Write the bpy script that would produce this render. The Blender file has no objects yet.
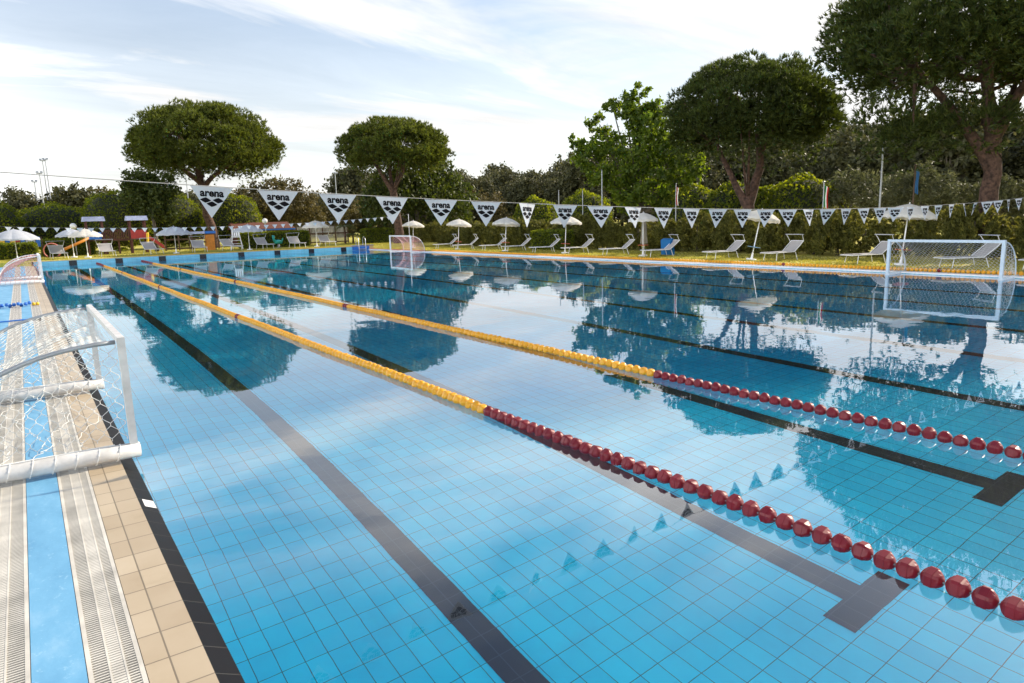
import bpy, math, random
import numpy as np
from mathutils import Vector, Matrix

S = bpy.context.scene
COL = S.collection
rng = np.random.default_rng(7)
random.seed(7)
R = math.radians

# ------------------------------------------------------------------ camera
F_PX, YAW, PITCH, ROLL = 687.66, 0.611, 0.17514, -0.0288
CAM = Vector((-0.458, -0.780, 1.9655))
fw = Vector((math.sin(YAW)*math.cos(PITCH), math.cos(YAW)*math.cos(PITCH), -math.sin(PITCH)))
rt = Vector((math.cos(YAW), -math.sin(YAW), 0)); up = rt.cross(fw)
rt2 = math.cos(ROLL)*rt + math.sin(ROLL)*up; up2 = -math.sin(ROLL)*rt + math.cos(ROLL)*up
cd = bpy.data.cameras.new('camera'); cam = bpy.data.objects.new('camera', cd); COL.objects.link(cam)
M4 = Matrix((rt2, up2, -fw)).transposed().to_4x4(); M4.translation = CAM
cam.matrix_world = M4
cd.sensor_width = 36.0; cd.lens = F_PX/1024*36; cd.clip_end = 2000; cd.clip_start = 0.05
S.camera = cam

# ------------------------------------------------------------------ sun, sky, exposure
SUN_AZ, SUN_EL = 93.0, 27.5
S.view_settings.view_transform = 'Standard'; S.view_settings.look = 'None'
S.view_settings.exposure = 1.18; S.view_settings.gamma = 1.0
S.view_settings.use_curve_mapping = False
sd = bpy.data.lights.new('sun', 'SUN'); sd.energy = 3.4; sd.angle = R(0.53); sd.color = (1.0, 0.88, 0.70)
so = bpy.data.objects.new('sun', sd); COL.objects.link(so)
to_sun = Vector((math.sin(R(SUN_AZ))*math.cos(R(SUN_EL)), math.cos(R(SUN_AZ))*math.cos(R(SUN_EL)), math.sin(R(SUN_EL))))
so.rotation_euler = (-to_sun).to_track_quat('-Z', 'Y').to_euler()

W_ = bpy.data.worlds.new('World'); S.world = W_; W_.use_nodes = True
nt = W_.node_tree; nt.nodes.clear()
def wn(t, **k):
    n = nt.nodes.new(t)
    for a, b in k.items(): setattr(n, a, b)
    return n
wl = nt.links.new
out = wn('ShaderNodeOutputWorld'); bg = wn('ShaderNodeBackground'); bg.inputs['Strength'].default_value = 0.1
sky = wn('ShaderNodeTexSky', sky_type='NISHITA', sun_disc=False)
sky.sun_elevation = R(SUN_EL); sky.sun_rotation = R(SUN_AZ); sky.dust_density = 0.8; sky.air_density = 1.0; sky.ozone_density = 1.2
tc = wn('ShaderNodeTexCoord'); sx = wn('ShaderNodeSeparateXYZ'); wl(tc.outputs['Generated'], sx.inputs[0])
mx = wn('ShaderNodeMath', operation='MAXIMUM'); wl(sx.outputs['Z'], mx.inputs[0]); mx.inputs[1].default_value = 0.0
ad = wn('ShaderNodeMath', operation='ADD'); wl(mx.outputs[0], ad.inputs[0]); ad.inputs[1].default_value = 0.12
dx = wn('ShaderNodeMath', operation='DIVIDE'); wl(sx.outputs['X'], dx.inputs[0]); wl(ad.outputs[0], dx.inputs[1])
dy = wn('ShaderNodeMath', operation='DIVIDE'); wl(sx.outputs['Y'], dy.inputs[0]); wl(ad.outputs[0], dy.inputs[1])
cx = wn('ShaderNodeCombineXYZ'); wl(dx.outputs[0], cx.inputs[0]); wl(dy.outputs[0], cx.inputs[1])
mp = wn('ShaderNodeMapping'); wl(cx.outputs[0], mp.inputs[0])
mp.inputs['Rotation'].default_value = (0, 0, R(-28)); mp.inputs['Scale'].default_value = (0.30, 0.80, 1); mp.inputs['Location'].default_value = (5.7, 1.9, 0)
no = wn('ShaderNodeTexNoise'); wl(mp.outputs[0], no.inputs['Vector'])
no.inputs['Scale'].default_value = 1.25; no.inputs['Detail'].default_value = 7; no.inputs['Roughness'].default_value = 0.58; no.inputs['Distortion'].default_value = 0.9
cr = wn('ShaderNodeValToRGB'); wl(no.outputs['Fac'], cr.inputs[0])
cr.color_ramp.elements[0].position = 0.43; cr.color_ramp.elements[0].color = (0.10, 0.10, 0.10, 1)
cr.color_ramp.elements[1].position = 0.60; cr.color_ramp.elements[1].color = (0.97, 0.97, 0.97, 1)
# thin haze veil towards the horizon
hz = wn('ShaderNodeMapRange'); wl(sx.outputs['Z'], hz.inputs['Value']); hz.inputs['From Min'].default_value = 0.0; hz.inputs['From Max'].default_value = 0.36
hz.inputs['To Min'].default_value = 0.93; hz.inputs['To Max'].default_value = 0.0
th = wn('ShaderNodeMapRange', interpolation_type='SMOOTHSTEP'); wl(sx.outputs['Z'], th.inputs['Value']); th.inputs['From Min'].default_value = 0.34; th.inputs['From Max'].default_value = 0.62
th.inputs['To Min'].default_value = 1.0; th.inputs['To Max'].default_value = 0.04
cw = wn('ShaderNodeMath', operation='MULTIPLY'); wl(cr.outputs[0], cw.inputs[0]); wl(th.outputs[0], cw.inputs[1])
fm = wn('ShaderNodeMath', operation='MAXIMUM'); wl(cw.outputs[0], fm.inputs[0]); wl(hz.outputs[0], fm.inputs[1])
mixc = wn('ShaderNodeMix', data_type='RGBA'); wl(fm.outputs[0], mixc.inputs['Factor'])
# clouds away from the sun made brighter, as added fill from behind the camera
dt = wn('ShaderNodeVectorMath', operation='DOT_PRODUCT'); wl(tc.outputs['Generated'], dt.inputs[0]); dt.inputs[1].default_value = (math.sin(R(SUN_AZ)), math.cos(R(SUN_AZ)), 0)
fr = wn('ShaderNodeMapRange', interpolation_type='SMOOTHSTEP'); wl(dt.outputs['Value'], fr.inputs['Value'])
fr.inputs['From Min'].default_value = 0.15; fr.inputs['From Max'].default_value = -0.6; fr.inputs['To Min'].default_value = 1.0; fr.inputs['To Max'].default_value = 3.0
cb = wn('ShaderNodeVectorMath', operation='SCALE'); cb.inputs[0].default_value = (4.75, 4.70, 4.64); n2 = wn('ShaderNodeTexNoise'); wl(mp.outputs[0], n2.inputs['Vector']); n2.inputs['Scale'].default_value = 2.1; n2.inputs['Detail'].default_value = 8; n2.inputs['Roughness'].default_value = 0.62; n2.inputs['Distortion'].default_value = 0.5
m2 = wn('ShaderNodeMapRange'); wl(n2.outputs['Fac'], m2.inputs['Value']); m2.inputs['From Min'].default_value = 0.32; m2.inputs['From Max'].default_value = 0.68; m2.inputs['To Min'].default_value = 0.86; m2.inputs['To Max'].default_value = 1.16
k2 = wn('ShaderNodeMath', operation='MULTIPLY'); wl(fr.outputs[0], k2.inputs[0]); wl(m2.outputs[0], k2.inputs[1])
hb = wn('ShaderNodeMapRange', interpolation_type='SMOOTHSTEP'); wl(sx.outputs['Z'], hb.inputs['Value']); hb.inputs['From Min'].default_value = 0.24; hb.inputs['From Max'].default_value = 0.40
hb.inputs['To Min'].default_value = 1.0; hb.inputs['To Max'].default_value = 1.8  # extra brightness for clouds above the frame, to whiten the pool's reflections
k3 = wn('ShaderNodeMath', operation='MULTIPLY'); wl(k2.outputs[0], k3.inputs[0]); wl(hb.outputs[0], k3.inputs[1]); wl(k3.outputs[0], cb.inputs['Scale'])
ss = wn('ShaderNodeVectorMath', operation='SCALE'); wl(sky.outputs[0], ss.inputs[0]); ss.inputs['Scale'].default_value = 0.80
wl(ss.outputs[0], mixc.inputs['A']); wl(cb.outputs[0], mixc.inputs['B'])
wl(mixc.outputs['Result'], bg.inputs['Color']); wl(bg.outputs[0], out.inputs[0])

S.render.engine = 'CYCLES'
cy = S.cycles
cy.use_denoising = True
cy.max_bounces = 12; cy.transmission_bounces = 8; cy.diffuse_bounces = 4; cy.glossy_bounces = 4; cy.transparent_max_bounces = 8
cy.sample_clamp_indirect = 8.0; cy.blur_glossy = 1.0

# ------------------------------------------------------------------ material helpers
def mat(name):
    m = bpy.data.materials.new(name); m.use_nodes = True
    n = m.node_tree; b = n.nodes['Principled BSDF']
    return m, n, b
def nd(n, t, **k):
    x = n.nodes.new(t)
    for a, b in k.items(): setattr(x, a, b)
    return x
def noise(n, scale, detail=4, rough=0.55, coord='Object', stretch=None):
    t = nd(n, 'ShaderNodeTexCoord'); o = t.outputs[coord]
    if stretch:
        mm = nd(n, 'ShaderNodeMapping'); mm.inputs['Scale'].default_value = stretch; n.links.new(o, mm.inputs[0]); o = mm.outputs[0]
    x = nd(n, 'ShaderNodeTexNoise'); x.inputs['Scale'].default_value = scale; x.inputs['Detail'].default_value = detail; x.inputs['Roughness'].default_value = rough
    n.links.new(o, x.inputs['Vector']); return x
def ramp(n, src, stops):
    r = nd(n, 'ShaderNodeValToRGB'); e = r.color_ramp.elements
    while len(e) < len(stops): e.new(0.5)
    for q, (p, c) in zip(e, stops): q.position = p; q.color = (*c, 1)
    n.links.new(src, r.inputs[0]); return r
def bump(n, b, src, strength, dist=0.01):
    u = nd(n, 'ShaderNodeBump'); u.inputs['Strength'].default_value = strength; u.inputs['Distance'].default_value = dist
    n.links.new(src, u.inputs['Height']); n.links.new(u.outputs[0], b.inputs['Normal']); return u
def plain(name, c, rough=0.5, metal=0.0, var=0.18, scale=6.0, bmp=0.0, spec=0.5):
    m, n, b = mat(name); x = noise(n, scale)
    lo = tuple(v*(1-var) for v in c); hi = tuple(min(1, v*(1+var)) for v in c)
    r = ramp(n, x.outputs['Fac'], [(0.3, lo), (0.7, hi)]); n.links.new(r.outputs[0], b.inputs['Base Color'])
    b.inputs['Roughness'].default_value = rough; b.inputs['Metallic'].default_value = metal; b.inputs['Specular IOR Level'].default_value = spec
    if bmp: bump(n, b, x.outputs['Fac'], bmp)
    return m
def fabric(name, c, trans=0.35, var=0.08):
    m, n, b = mat(name); x = noise(n, 9, 3)
    r = ramp(n, x.outputs['Fac'], [(0.3, tuple(v*(1-var) for v in c)), (0.7, c)])
    n.links.new(r.outputs[0], b.inputs['Base Color']); b.inputs['Roughness'].default_value = 0.8; b.inputs['Specular IOR Level'].default_value = 0.2
    t = nd(n, 'ShaderNodeBsdfTranslucent'); n.links.new(r.outputs[0], t.inputs[0])
    k = nd(n, 'ShaderNodeMixShader'); k.inputs[0].default_value = trans
    n.links.new(b.outputs[0], k.inputs[1]); n.links.new(t.outputs[0], k.inputs[2])
    n.links.new(k.outputs[0], n.nodes['Material Output'].inputs[0]); return m
def leafmat(name, a, c, trans=0.35, tint=None, rough=0.55):
    m, n, b = mat(name)
    g = nd(n, 'ShaderNodeNewGeometry'); x = noise(n, 0.9, 3, coord='Object')
    r1 = ramp(n, g.outputs['Random Per Island'], [(0.0, a), (1.0, c)])
    r2 = ramp(n, x.outputs['Fac'], [(0.30, (0.65, 0.65, 0.65)), (0.70, (1.25, 1.2, 1.1))])
    mm = nd(n, 'ShaderNodeMix', data_type='RGBA', blend_type='MULTIPLY'); mm.inputs['Factor'].default_value = 1
    n.links.new(r1.outputs[0], mm.inputs['A']); n.links.new(r2.outputs[0], mm.inputs['B'])
    n.links.new(mm.outputs['Result'], b.inputs['Base Color']); b.inputs['Roughness'].default_value = rough; b.inputs['Specular IOR Level'].default_value = 0.25
    t = nd(n, 'ShaderNodeBsdfTranslucent')
    tm = nd(n, 'ShaderNodeMix', data_type='RGBA', blend_type='MULTIPLY'); tm.inputs['Factor'].default_value = 1
    n.links.new(mm.outputs['Result'], tm.inputs['A']); tm.inputs['B'].default_value = (*(tint or (1.6, 1.7, 0.6)), 1)
    n.links.new(tm.outputs['Result'], t.inputs[0])
    k = nd(n, 'ShaderNodeMixShader'); k.inputs[0].default_value = trans
    n.links.new(b.outputs[0], k.inputs[1]); n.links.new(t.outputs[0], k.inputs[2])
    n.links.new(k.outputs[0], n.nodes['Material Output'].inputs[0]); return m
def tiles(name, c1, c2, grout, px, py, gw, rough=0.25, offx=0.0, offy=0.0, bmp=0.3, stain=None, coords='XY', spec=0.5):
    m, n, b = mat(name); t = nd(n, 'ShaderNodeTexCoord'); mm = nd(n, 'ShaderNodeMapping')
    mm.inputs['Location'].default_value = (offx, offy, 0)
    src = t.outputs['Object']
    if coords != 'XY':
        s = nd(n, 'ShaderNodeSeparateXYZ'); q = nd(n, 'ShaderNodeCombineXYZ'); n.links.new(src, s.inputs[0])
        n.links.new(s.outputs[coords[0]], q.inputs[0]); n.links.new(s.outputs[coords[1]], q.inputs[1]); src = q.outputs[0]
    n.links.new(src, mm.inputs[0])
    k = nd(n, 'ShaderNodeTexBrick'); k.offset = 0.0; k.squash = 1.0
    k.inputs['Scale'].default_value = 1; k.inputs['Brick Width'].default_value = px; k.inputs['Row Height'].default_value = py
    k.inputs['Mortar Size'].default_value = gw; k.inputs['Mortar Smooth'].default_value = 0.1; k.inputs['Bias'].default_value = 0
    k.inputs['Color1'].default_value = (*c1, 1); k.inputs['Color2'].default_value = (*c2, 1); k.inputs['Mortar'].default_value = (*grout, 1)
    n.links.new(mm.outputs[0], k.inputs['Vector'])
    x = noise(n, 1.3, 6, 0.6); r = ramp(n, x.outputs['Fac'], stain or [(0.3, (0.86, 0.86, 0.86)), (0.7, (1.08, 1.08, 1.08))])
    y = nd(n, 'ShaderNodeMix', data_type='RGBA', blend_type='MULTIPLY'); y.inputs['Factor'].default_value = 1
    n.links.new(k.outputs['Color'], y.inputs['A']); n.links.new(r.outputs[0], y.inputs['B'])
    n.links.new(y.outputs['Result'], b.inputs['Base Color']); b.inputs['Roughness'].default_value = rough; b.inputs['Specular IOR Level'].default_value = spec
    if bmp:
        inv = nd(n, 'ShaderNodeMath', operation='SUBTRACT'); inv.inputs[0].default_value = 1; n.links.new(k.outputs['Fac'], inv.inputs[1])
        bump(n, b, inv.outputs[0], bmp, 0.003)
    return m

# ------------------------------------------------------------------ mesh helpers
class MB:
    def __init__(s): s.v = []; s.f = []
    def add(s, vs, fs):
        o = len(s.v); s.v += [tuple(p) for p in vs]; s.f += [tuple(i+o for i in f) for f in fs]
    def box(s, x0, x1, y0, y1, z0, z1):
        s.add([(x0,y0,z0),(x1,y0,z0),(x1,y1,z0),(x0,y1,z0),(x0,y0,z1),(x1,y0,z1),(x1,y1,z1),(x0,y1,z1)],
              [(0,3,2,1),(4,5,6,7),(0,1,5,4),(1,2,6,5),(2,3,7,6),(3,0,4,7)])
    def cbox(s, x0, x1, y0, y1, z0, z1, b):
        # box with a chamfered top edge
        s.add([(x0,y0,z0),(x1,y0,z0),(x1,y1,z0),(x0,y1,z0),(x0,y0,z1-b),(x1,y0,z1-b),(x1,y1,z1-b),(x0,y1,z1-b),
               (x0+b,y0+b,z1),(x1-b,y0+b,z1),(x1-b,y1-b,z1),(x0+b,y1-b,z1)],
              [(0,3,2,1),(8,9,10,11),(0,1,5,4),(1,2,6,5),(2,3,7,6),(3,0,4,7),(4,5,9,8),(5,6,10,9),(6,7,11,10),(7,4,8,11)])
    def quad(s, a, b, c, d): s.add([a,b,c,d], [(0,1,2,3)])
    def tube(s, pts, r, n=8, cap=True, sq=1.0):
        pts = [Vector(p) for p in pts]; rs = [float(q_) for q_ in r] if isinstance(r, (list, tuple)) else [float(r)]*len(pts)
        o = len(s.v); ref = None
        for i, p in enumerate(pts):
            t = (pts[min(i+1, len(pts)-1)] - pts[max(i-1, 0)]).normalized()
            if ref is None:
                ref = Vector((0,0,1)) if abs(t.z) < 0.9 else Vector((1,0,0))
            a = (ref - t*ref.dot(t)).normalized(); ref = a; b = t.cross(a)
            for k in range(n):
                q = 2*math.pi*k/n
                s.v.append(tuple(p + rs[i]*(math.cos(q)*a + math.sin(q)*b*sq)))
        for i in range(len(pts)-1):
            for k in range(n):
                s.f.append((o+i*n+k, o+i*n+(k+1)%n, o+(i+1)*n+(k+1)%n, o+(i+1)*n+k))
        if cap:
            s.f.append(tuple(o+k for k in range(n))[::-1]); s.f.append(tuple(o+(len(pts)-1)*n+k for k in range(n)))
    def lathe(s, prof, n=16, axis='Z', c=(0,0,0), mod=None):
        o = len(s.v)
        for i, (h, r) in enumerate(prof):
            for k in range(n):
                q = 2*math.pi*k/n; rr = r*(mod(i, k) if mod else 1)
                x, y = rr*math.cos(q), rr*math.sin(q)
                p = (x, y, h) if axis == 'Z' else ((x, h, y) if axis == 'Y' else (h, x, y))
                s.v.append((p[0]+c[0], p[1]+c[1], p[2]+c[2]))
        for i in range(len(prof)-1):
            for k in range(n):
                s.f.append((o+i*n+k, o+i*n+(k+1)%n, o+(i+1)*n+(k+1)%n, o+(i+1)*n+k))
    def build(s, name, m, parent=None, smooth=False, kind=None):
        me = bpy.data.meshes.new(name); me.from_pydata(s.v, [], s.f); me.update()
        return link(name, me, m, parent, smooth, kind)
def link(name, me, m, parent=None, smooth=False, kind=None):
    if m and not me.materials: me.materials.append(m)
    if smooth: me.polygons.foreach_set('use_smooth', [True]*len(me.polygons))
    o = bpy.data.objects.new(name, me); COL.objects.link(o)
    if parent: o.parent = parent
    if kind: o['kind'] = kind
    return o
def tag(o, label=None, cat=None, group=None):
    if label: o['label'] = label
    if cat: o['category'] = cat
    if group: o['group'] = group
    return o
def thing(name, label, cat, loc=(0,0,0), rz=0.0, group=None, rot=None, scale=None):
    o = bpy.data.objects.new(name, None); COL.objects.link(o)
    o.location = loc; o.rotation_euler = rot or (0, 0, rz); o.empty_display_size = 0.2
    if scale: o.scale = scale
    return tag(o, label, cat, group)
def dup(root, loc, rz=None, label=None, rot=None, scale=None):
    kids = {}
    for o in bpy.data.objects:
        if o.parent: kids.setdefault(o.parent, []).append(o)
    r = root.copy(); COL.objects.link(r); r.location = loc
    if rz is not None: r.rotation_euler = (0, 0, rz)
    if rot: r.rotation_euler = rot
    if scale: r.scale = scale
    if label: r['label'] = label
    def go(src, dst):
        for ch in kids.get(src, []):
            c = ch.copy(); COL.objects.link(c); c.parent = dst; go(ch, c)
    go(root, r); return r

def np_mesh(name, V, F, nv):
    me = bpy.data.meshes.new(name); nf = len(F)
    me.vertices.add(len(V)); me.vertices.foreach_set('co', np.asarray(V, np.float32).ravel())
    me.loops.add(nf*nv); me.loops.foreach_set('vertex_index', np.asarray(F, np.int32).ravel())
    me.polygons.add(nf); me.polygons.foreach_set('loop_start', np.arange(0, nf*nv, nv, dtype=np.int32))
    me.update(calc_edges=True); me.validate(); return me
def unit(a): return a/np.maximum(np.linalg.norm(a, axis=-1, keepdims=True), 1e-9)
def blades(P, D, length, width, per=6, spread=0.55):
    """tufts of thin pointed blades at points P fanning around directions D (one island each)"""
    n = len(P); P = np.repeat(P, per, 0); D = np.repeat(D, per, 0)
    d = unit(D + rng.normal(0, spread, D.shape)); s = unit(np.cross(d, rng.normal(0, 1, d.shape)))
    L = length*rng.uniform(0.6, 1.2, (len(P), 1)); w = width*rng.uniform(0.7, 1.2, (len(P), 1))
    a = P - s*w; b = P + s*w; c = P + d*L
    V = np.stack([a, b, c], 1).reshape(-1, 3); return V, np.arange(len(V)).reshape(-1, 3)
def leaves(P, size, N=None, flat=0.6, asp=0.5):
    """rhombus leaves at P; N are preferred normals"""
    n = len(P); nn = rng.normal(0, 1, (n, 3))
    if N is not None: nn = unit(nn)*(1-flat) + N*flat
    nn = unit(nn); u = unit(np.cross(nn, rng.normal(0, 1, (n, 3)))); v = np.cross(nn, u)
    s = size*rng.uniform(0.6, 1.3, (n, 1))
    V = np.stack([P-u*s, P-v*s*asp, P+u*s, P+v*s*asp], 1).reshape(-1, 3)
    return V, np.arange(len(V)).reshape(-1, 4)
def sphere_pts(n): return unit(rng.normal(0, 1, (n, 3)))

# ------------------------------------------------------------------ materials
white_paint = plain('white_paint', (0.78, 0.79, 0.80), 0.35, var=0.08, scale=12)
worn_white = plain('worn_white_paint', (0.56, 0.55, 0.535), 0.45, var=0.16, scale=9, bmp=0.15)
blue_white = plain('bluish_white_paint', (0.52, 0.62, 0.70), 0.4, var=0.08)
steel = plain('steel', (0.55, 0.56, 0.58), 0.28, 1.0, var=0.1)
grey_metal = plain('grey_metal', (0.36, 0.38, 0.40), 0.45, 0.6, var=0.1)
red_plastic = plain('red_float_plastic', (0.17, 0.005, 0.012), 0.45, var=0.22, scale=4)
yellow_plastic = plain('yellow_float_plastic', (0.72, 0.34, 0.012), 0.40, var=0.14, scale=4)
cable = plain('steel_cable', (0.25, 0.25, 0.26), 0.5, 0.5)
cord_white = plain('white_cord', (0.72, 0.71, 0.68), 0.8)
cord_grey = plain('grey_cord', (0.34, 0.33, 0.32), 0.8)
net_white = plain('white_net', (0.74, 0.73, 0.70), 0.85)
net_pink = plain('red_white_net', (0.62, 0.36, 0.36), 0.85)
bark = plain('pine_bark', (0.075, 0.042, 0.030), 0.95, var=0.75, scale=7, bmp=0.9)
bark_grey = plain('grey_bark', (0.10, 0.085, 0.065), 0.95, var=0.4, scale=5, bmp=0.8)
wood_dark = plain('dark_red_wood', (0.10, 0.032, 0.022), 0.7, var=0.3)
wood_brown = plain('brown_wood', (0.085, 0.05, 0.03), 0.75, var=0.3)
canvas = fabric('white_canvas', (0.80, 0.78, 0.74), 0.38)
canvas_grey = fabric('grey_canvas', (0.55, 0.58, 0.64), 0.25)
sling = fabric('lounger_sling', (0.50, 0.48, 0.48), 0.2)
flag_cloth = fabric('pennant_cloth', (0.60, 0.635, 0.70), 0.16)
ink = plain('black_print', (0.008, 0.008, 0.010), 0.9, spec=0.1)
blue_cloth = fabric('blue_cloth', (0.02, 0.16, 0.42), 0.15)
black_tile = tiles('black_tile', (0.005, 0.005, 0.007), (0.009, 0.0085, 0.010), (0.045, 0.043, 0.04), 0.25, 0.2467, 0.004, rough=0.35, offx=0.001, offy=0.018, spec=0.1)
beige_tile = tiles('beige_tile', (0.41, 0.325, 0.222), (0.50, 0.41, 0.29), (0.20, 0.16, 0.11), 0.30, 0.2467, 0.0042, rough=0.42, offx=0.141, offy=0.018, bmp=0.6,
                   stain=[(0.25, (0.66, 0.62, 0.56)), (0.42, (0.92, 0.90, 0.87)), (0.6, (1.0, 1.0, 1.0)), (0.75, (1.08, 1.06, 1.03))])
POOLC1, POOLC2 = (0.004, 0.57, 0.87), (0.006, 0.63, 0.93)
GROUT = (0.010, 0.075, 0.12)
pool_tile = tiles('pool_floor_tile', (0.002, 0.57, 0.87), (0.005, 0.65, 0.95), GROUT, 0.1667, 0.25, 0.0032, rough=0.3, bmp=0, stain=[(0.25, (0.80, 0.85, 0.88)), (0.5, (1, 1, 1)), (0.75, (1.10, 1.06, 1.03))])
line_tile = tiles('lane_line_tile', (0.010, 0.012, 0.020), (0.016, 0.018, 0.026), (0.035, 0.045, 0.06), 0.1667, 0.25, 0.0045, rough=0.3, bmp=0)
wall_tile_xz = tiles('pool_wall_tile', (0.16, 0.50, 0.70), (0.20, 0.54, 0.74), (0.10, 0.30, 0.42), 0.25, 0.125, 0.004, rough=0.3, coords='XZ', bmp=0)
wall_tile_yz = tiles('pool_side_tile', POOLC1, POOLC2, GROUT, 0.25, 0.125, 0.0042, rough=0.3, coords='YZ', bmp=0)

def blue_deck_mat():
    m, n, b = mat('blue_painted_deck')
    x = noise(n, 3.2, 8, 0.62, stretch=(1.6, 0.7, 1)); r = ramp(n, x.outputs['Fac'], [(0.30, (0.10, 0.29, 0.48)), (0.55, (0.14, 0.36, 0.56)), (0.80, (0.28, 0.48, 0.64))])
    y = noise(n, 26, 4, 0.7); r2 = ramp(n, y.outputs['Fac'], [(0.60, (0, 0, 0)), (0.74, (0.55, 0.55, 0.55))])
    k = nd(n, 'ShaderNodeMix', data_type='RGBA'); n.links.new(r2.outputs[0], k.inputs['Factor']); n.links.new(r.outputs[0], k.inputs['A']); k.inputs['B'].default_value = (0.42, 0.62, 0.74, 1)
    n.links.new(k.outputs['Result'], b.inputs['Base Color']); b.inputs['Roughness'].default_value = 0.6
    bump(n, b, y.outputs['Fac'], 0.25, 0.004); return m
blue_deck = blue_deck_mat()
grate_mat = plain('grate_plastic', (0.55, 0.52, 0.46), 0.5, var=0.26, scale=3.5)
gutter_dark = plain('gutter_dark', (0.05, 0.042, 0.035), 0.8)

def grate_far_mat():
    m, n, b = mat('slotted_grate'); t = nd(n, 'ShaderNodeTexCoord'); s = nd(n, 'ShaderNodeSeparateXYZ'); n.links.new(t.outputs['Object'], s.inputs[0])
    w = nd(n, 'ShaderNodeMath', operation='PINGPONG'); n.links.new(s.outputs['Y'], w.inputs[0]); w.inputs[1].default_value = 0.01075
    g = nd(n, 'ShaderNodeMath', operation='LESS_THAN'); n.links.new(w.outputs[0], g.inputs[0]); g.inputs[1].default_value = 0.0048
    k = nd(n, 'ShaderNodeMix', data_type='RGBA'); n.links.new(g.outputs[0], k.inputs['Factor'])
    k.inputs['A'].default_value = (0.56, 0.53, 0.47, 1); k.inputs['B'].default_value = (0.09, 0.08, 0.07, 1)
    n.links.new(k.outputs['Result'], b.inputs['Base Color']); b.inputs['Roughness'].default_value = 0.5; return m
grate_far = grate_far_mat()

def ground_mat():
    m, n, b = mat('dry_lawn'); x = noise(n, 0.35, 7, 0.6); y = noise(n, 7, 6, 0.7)
    r = ramp(n, x.outputs['Fac'], [(0.30, (0.30, 0.29, 0.055)), (0.5, (0.52, 0.47, 0.10)), (0.70, (0.64, 0.55, 0.18))])
    r2 = ramp(n, y.outputs['Fac'], [(0.3, (0.6, 0.6, 0.6)), (0.7, (1.2, 1.2, 1.2))])
    k = nd(n, 'ShaderNodeMix', data_type='RGBA', blend_type='MULTIPLY'); k.inputs['Factor'].default_value = 1
    n.links.new(r.outputs[0], k.inputs['A']); n.links.new(r2.outputs[0], k.inputs['B']); n.links.new(k.outputs['Result'], b.inputs['Base Color'])
    b.inputs['Roughness'].default_value = 0.95; b.inputs['Specular IOR Level'].default_value = 0.1; bump(n, b, y.outputs['Fac'], 0.8, 0.05); return m
lawn = ground_mat()
grass_mat = leafmat('grass_blades', (0.26, 0.27, 0.05), (0.52, 0.46, 0.12), 0.5, (1.3, 1.3, 0.6))

def water_mat():
    m = bpy.data.materials.new('pool_water'); m.use_nodes = True; n = m.node_tree; n.nodes.clear()
    o = nd(n, 'ShaderNodeOutputMaterial'); g = nd(n, 'ShaderNodeBsdfRefraction'); g.inputs['IOR'].default_value = 1.333; g.inputs['Roughness'].default_value = 0.0
    h = nd(n, 'ShaderNodeBsdfGlossy'); h.inputs['Roughness'].default_value = 0.0; h.inputs['Color'].default_value = (1, 1, 1, 1)
    x = noise(n, 1.1, 2, 0.5); y = noise(n, 6.0, 2, 0.5); w = noise(n, 0.25, 2, 0.5)
    a = nd(n, 'ShaderNodeMath', operation='MULTIPLY_ADD'); n.links.new(y.outputs['Fac'], a.inputs[0]); a.inputs[1].default_value = 0.10; n.links.new(x.outputs['Fac'], a.inputs[2])
    c = nd(n, 'ShaderNodeMath', operation='MULTIPLY'); n.links.new(a.outputs[0], c.inputs[0]); n.links.new(w.outputs['Fac'], c.inputs[1])
    u = nd(n, 'ShaderNodeBump'); u.inputs['Strength'].default_value = 1.0; u.inputs['Distance'].default_value = 0.0065
    n.links.new(c.outputs[0], u.inputs['Height'])
    f = nd(n, 'ShaderNodeFresnel'); f.inputs['IOR'].default_value = 1.333
    for q_ in (g, h, f): n.links.new(u.outputs[0], q_.inputs['Normal'])
    e1 = nd(n, 'ShaderNodeMath', operation='MULTIPLY'); e0 = nd(n, 'ShaderNodeMath', operation='SUBTRACT'); n.links.new(f.outputs[0], e0.inputs[0]); e0.inputs[1].default_value = 0.013
    e4 = nd(n, 'ShaderNodeMath', operation='MAXIMUM'); n.links.new(e0.outputs[0], e4.inputs[0]); e4.inputs[1].default_value = 0.0
    n.links.new(e4.outputs[0], e1.inputs[0]); e1.inputs[1].default_value = -3.5
    e2 = nd(n, 'ShaderNodeMath', operation='EXPONENT'); n.links.new(e1.outputs[0], e2.inputs[0])
    e3 = nd(n, 'ShaderNodeMath', operation='SUBTRACT'); e3.inputs[0].default_value = 1.0; n.links.new(e2.outputs[0], e3.inputs[1])
    e = nd(n, 'ShaderNodeMath', operation='MULTIPLY', use_clamp=True); n.links.new(e3.outputs[0], e.inputs[0]); e.inputs[1].default_value = 0.76
    k = nd(n, 'ShaderNodeMixShader'); n.links.new(e.outputs[0], k.inputs[0]); n.links.new(g.outputs[0], k.inputs[1]); n.links.new(h.outputs[0], k.inputs[2])
    n.links.new(k.outputs[0], o.inputs['Surface']); return m
water = water_mat()

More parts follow.
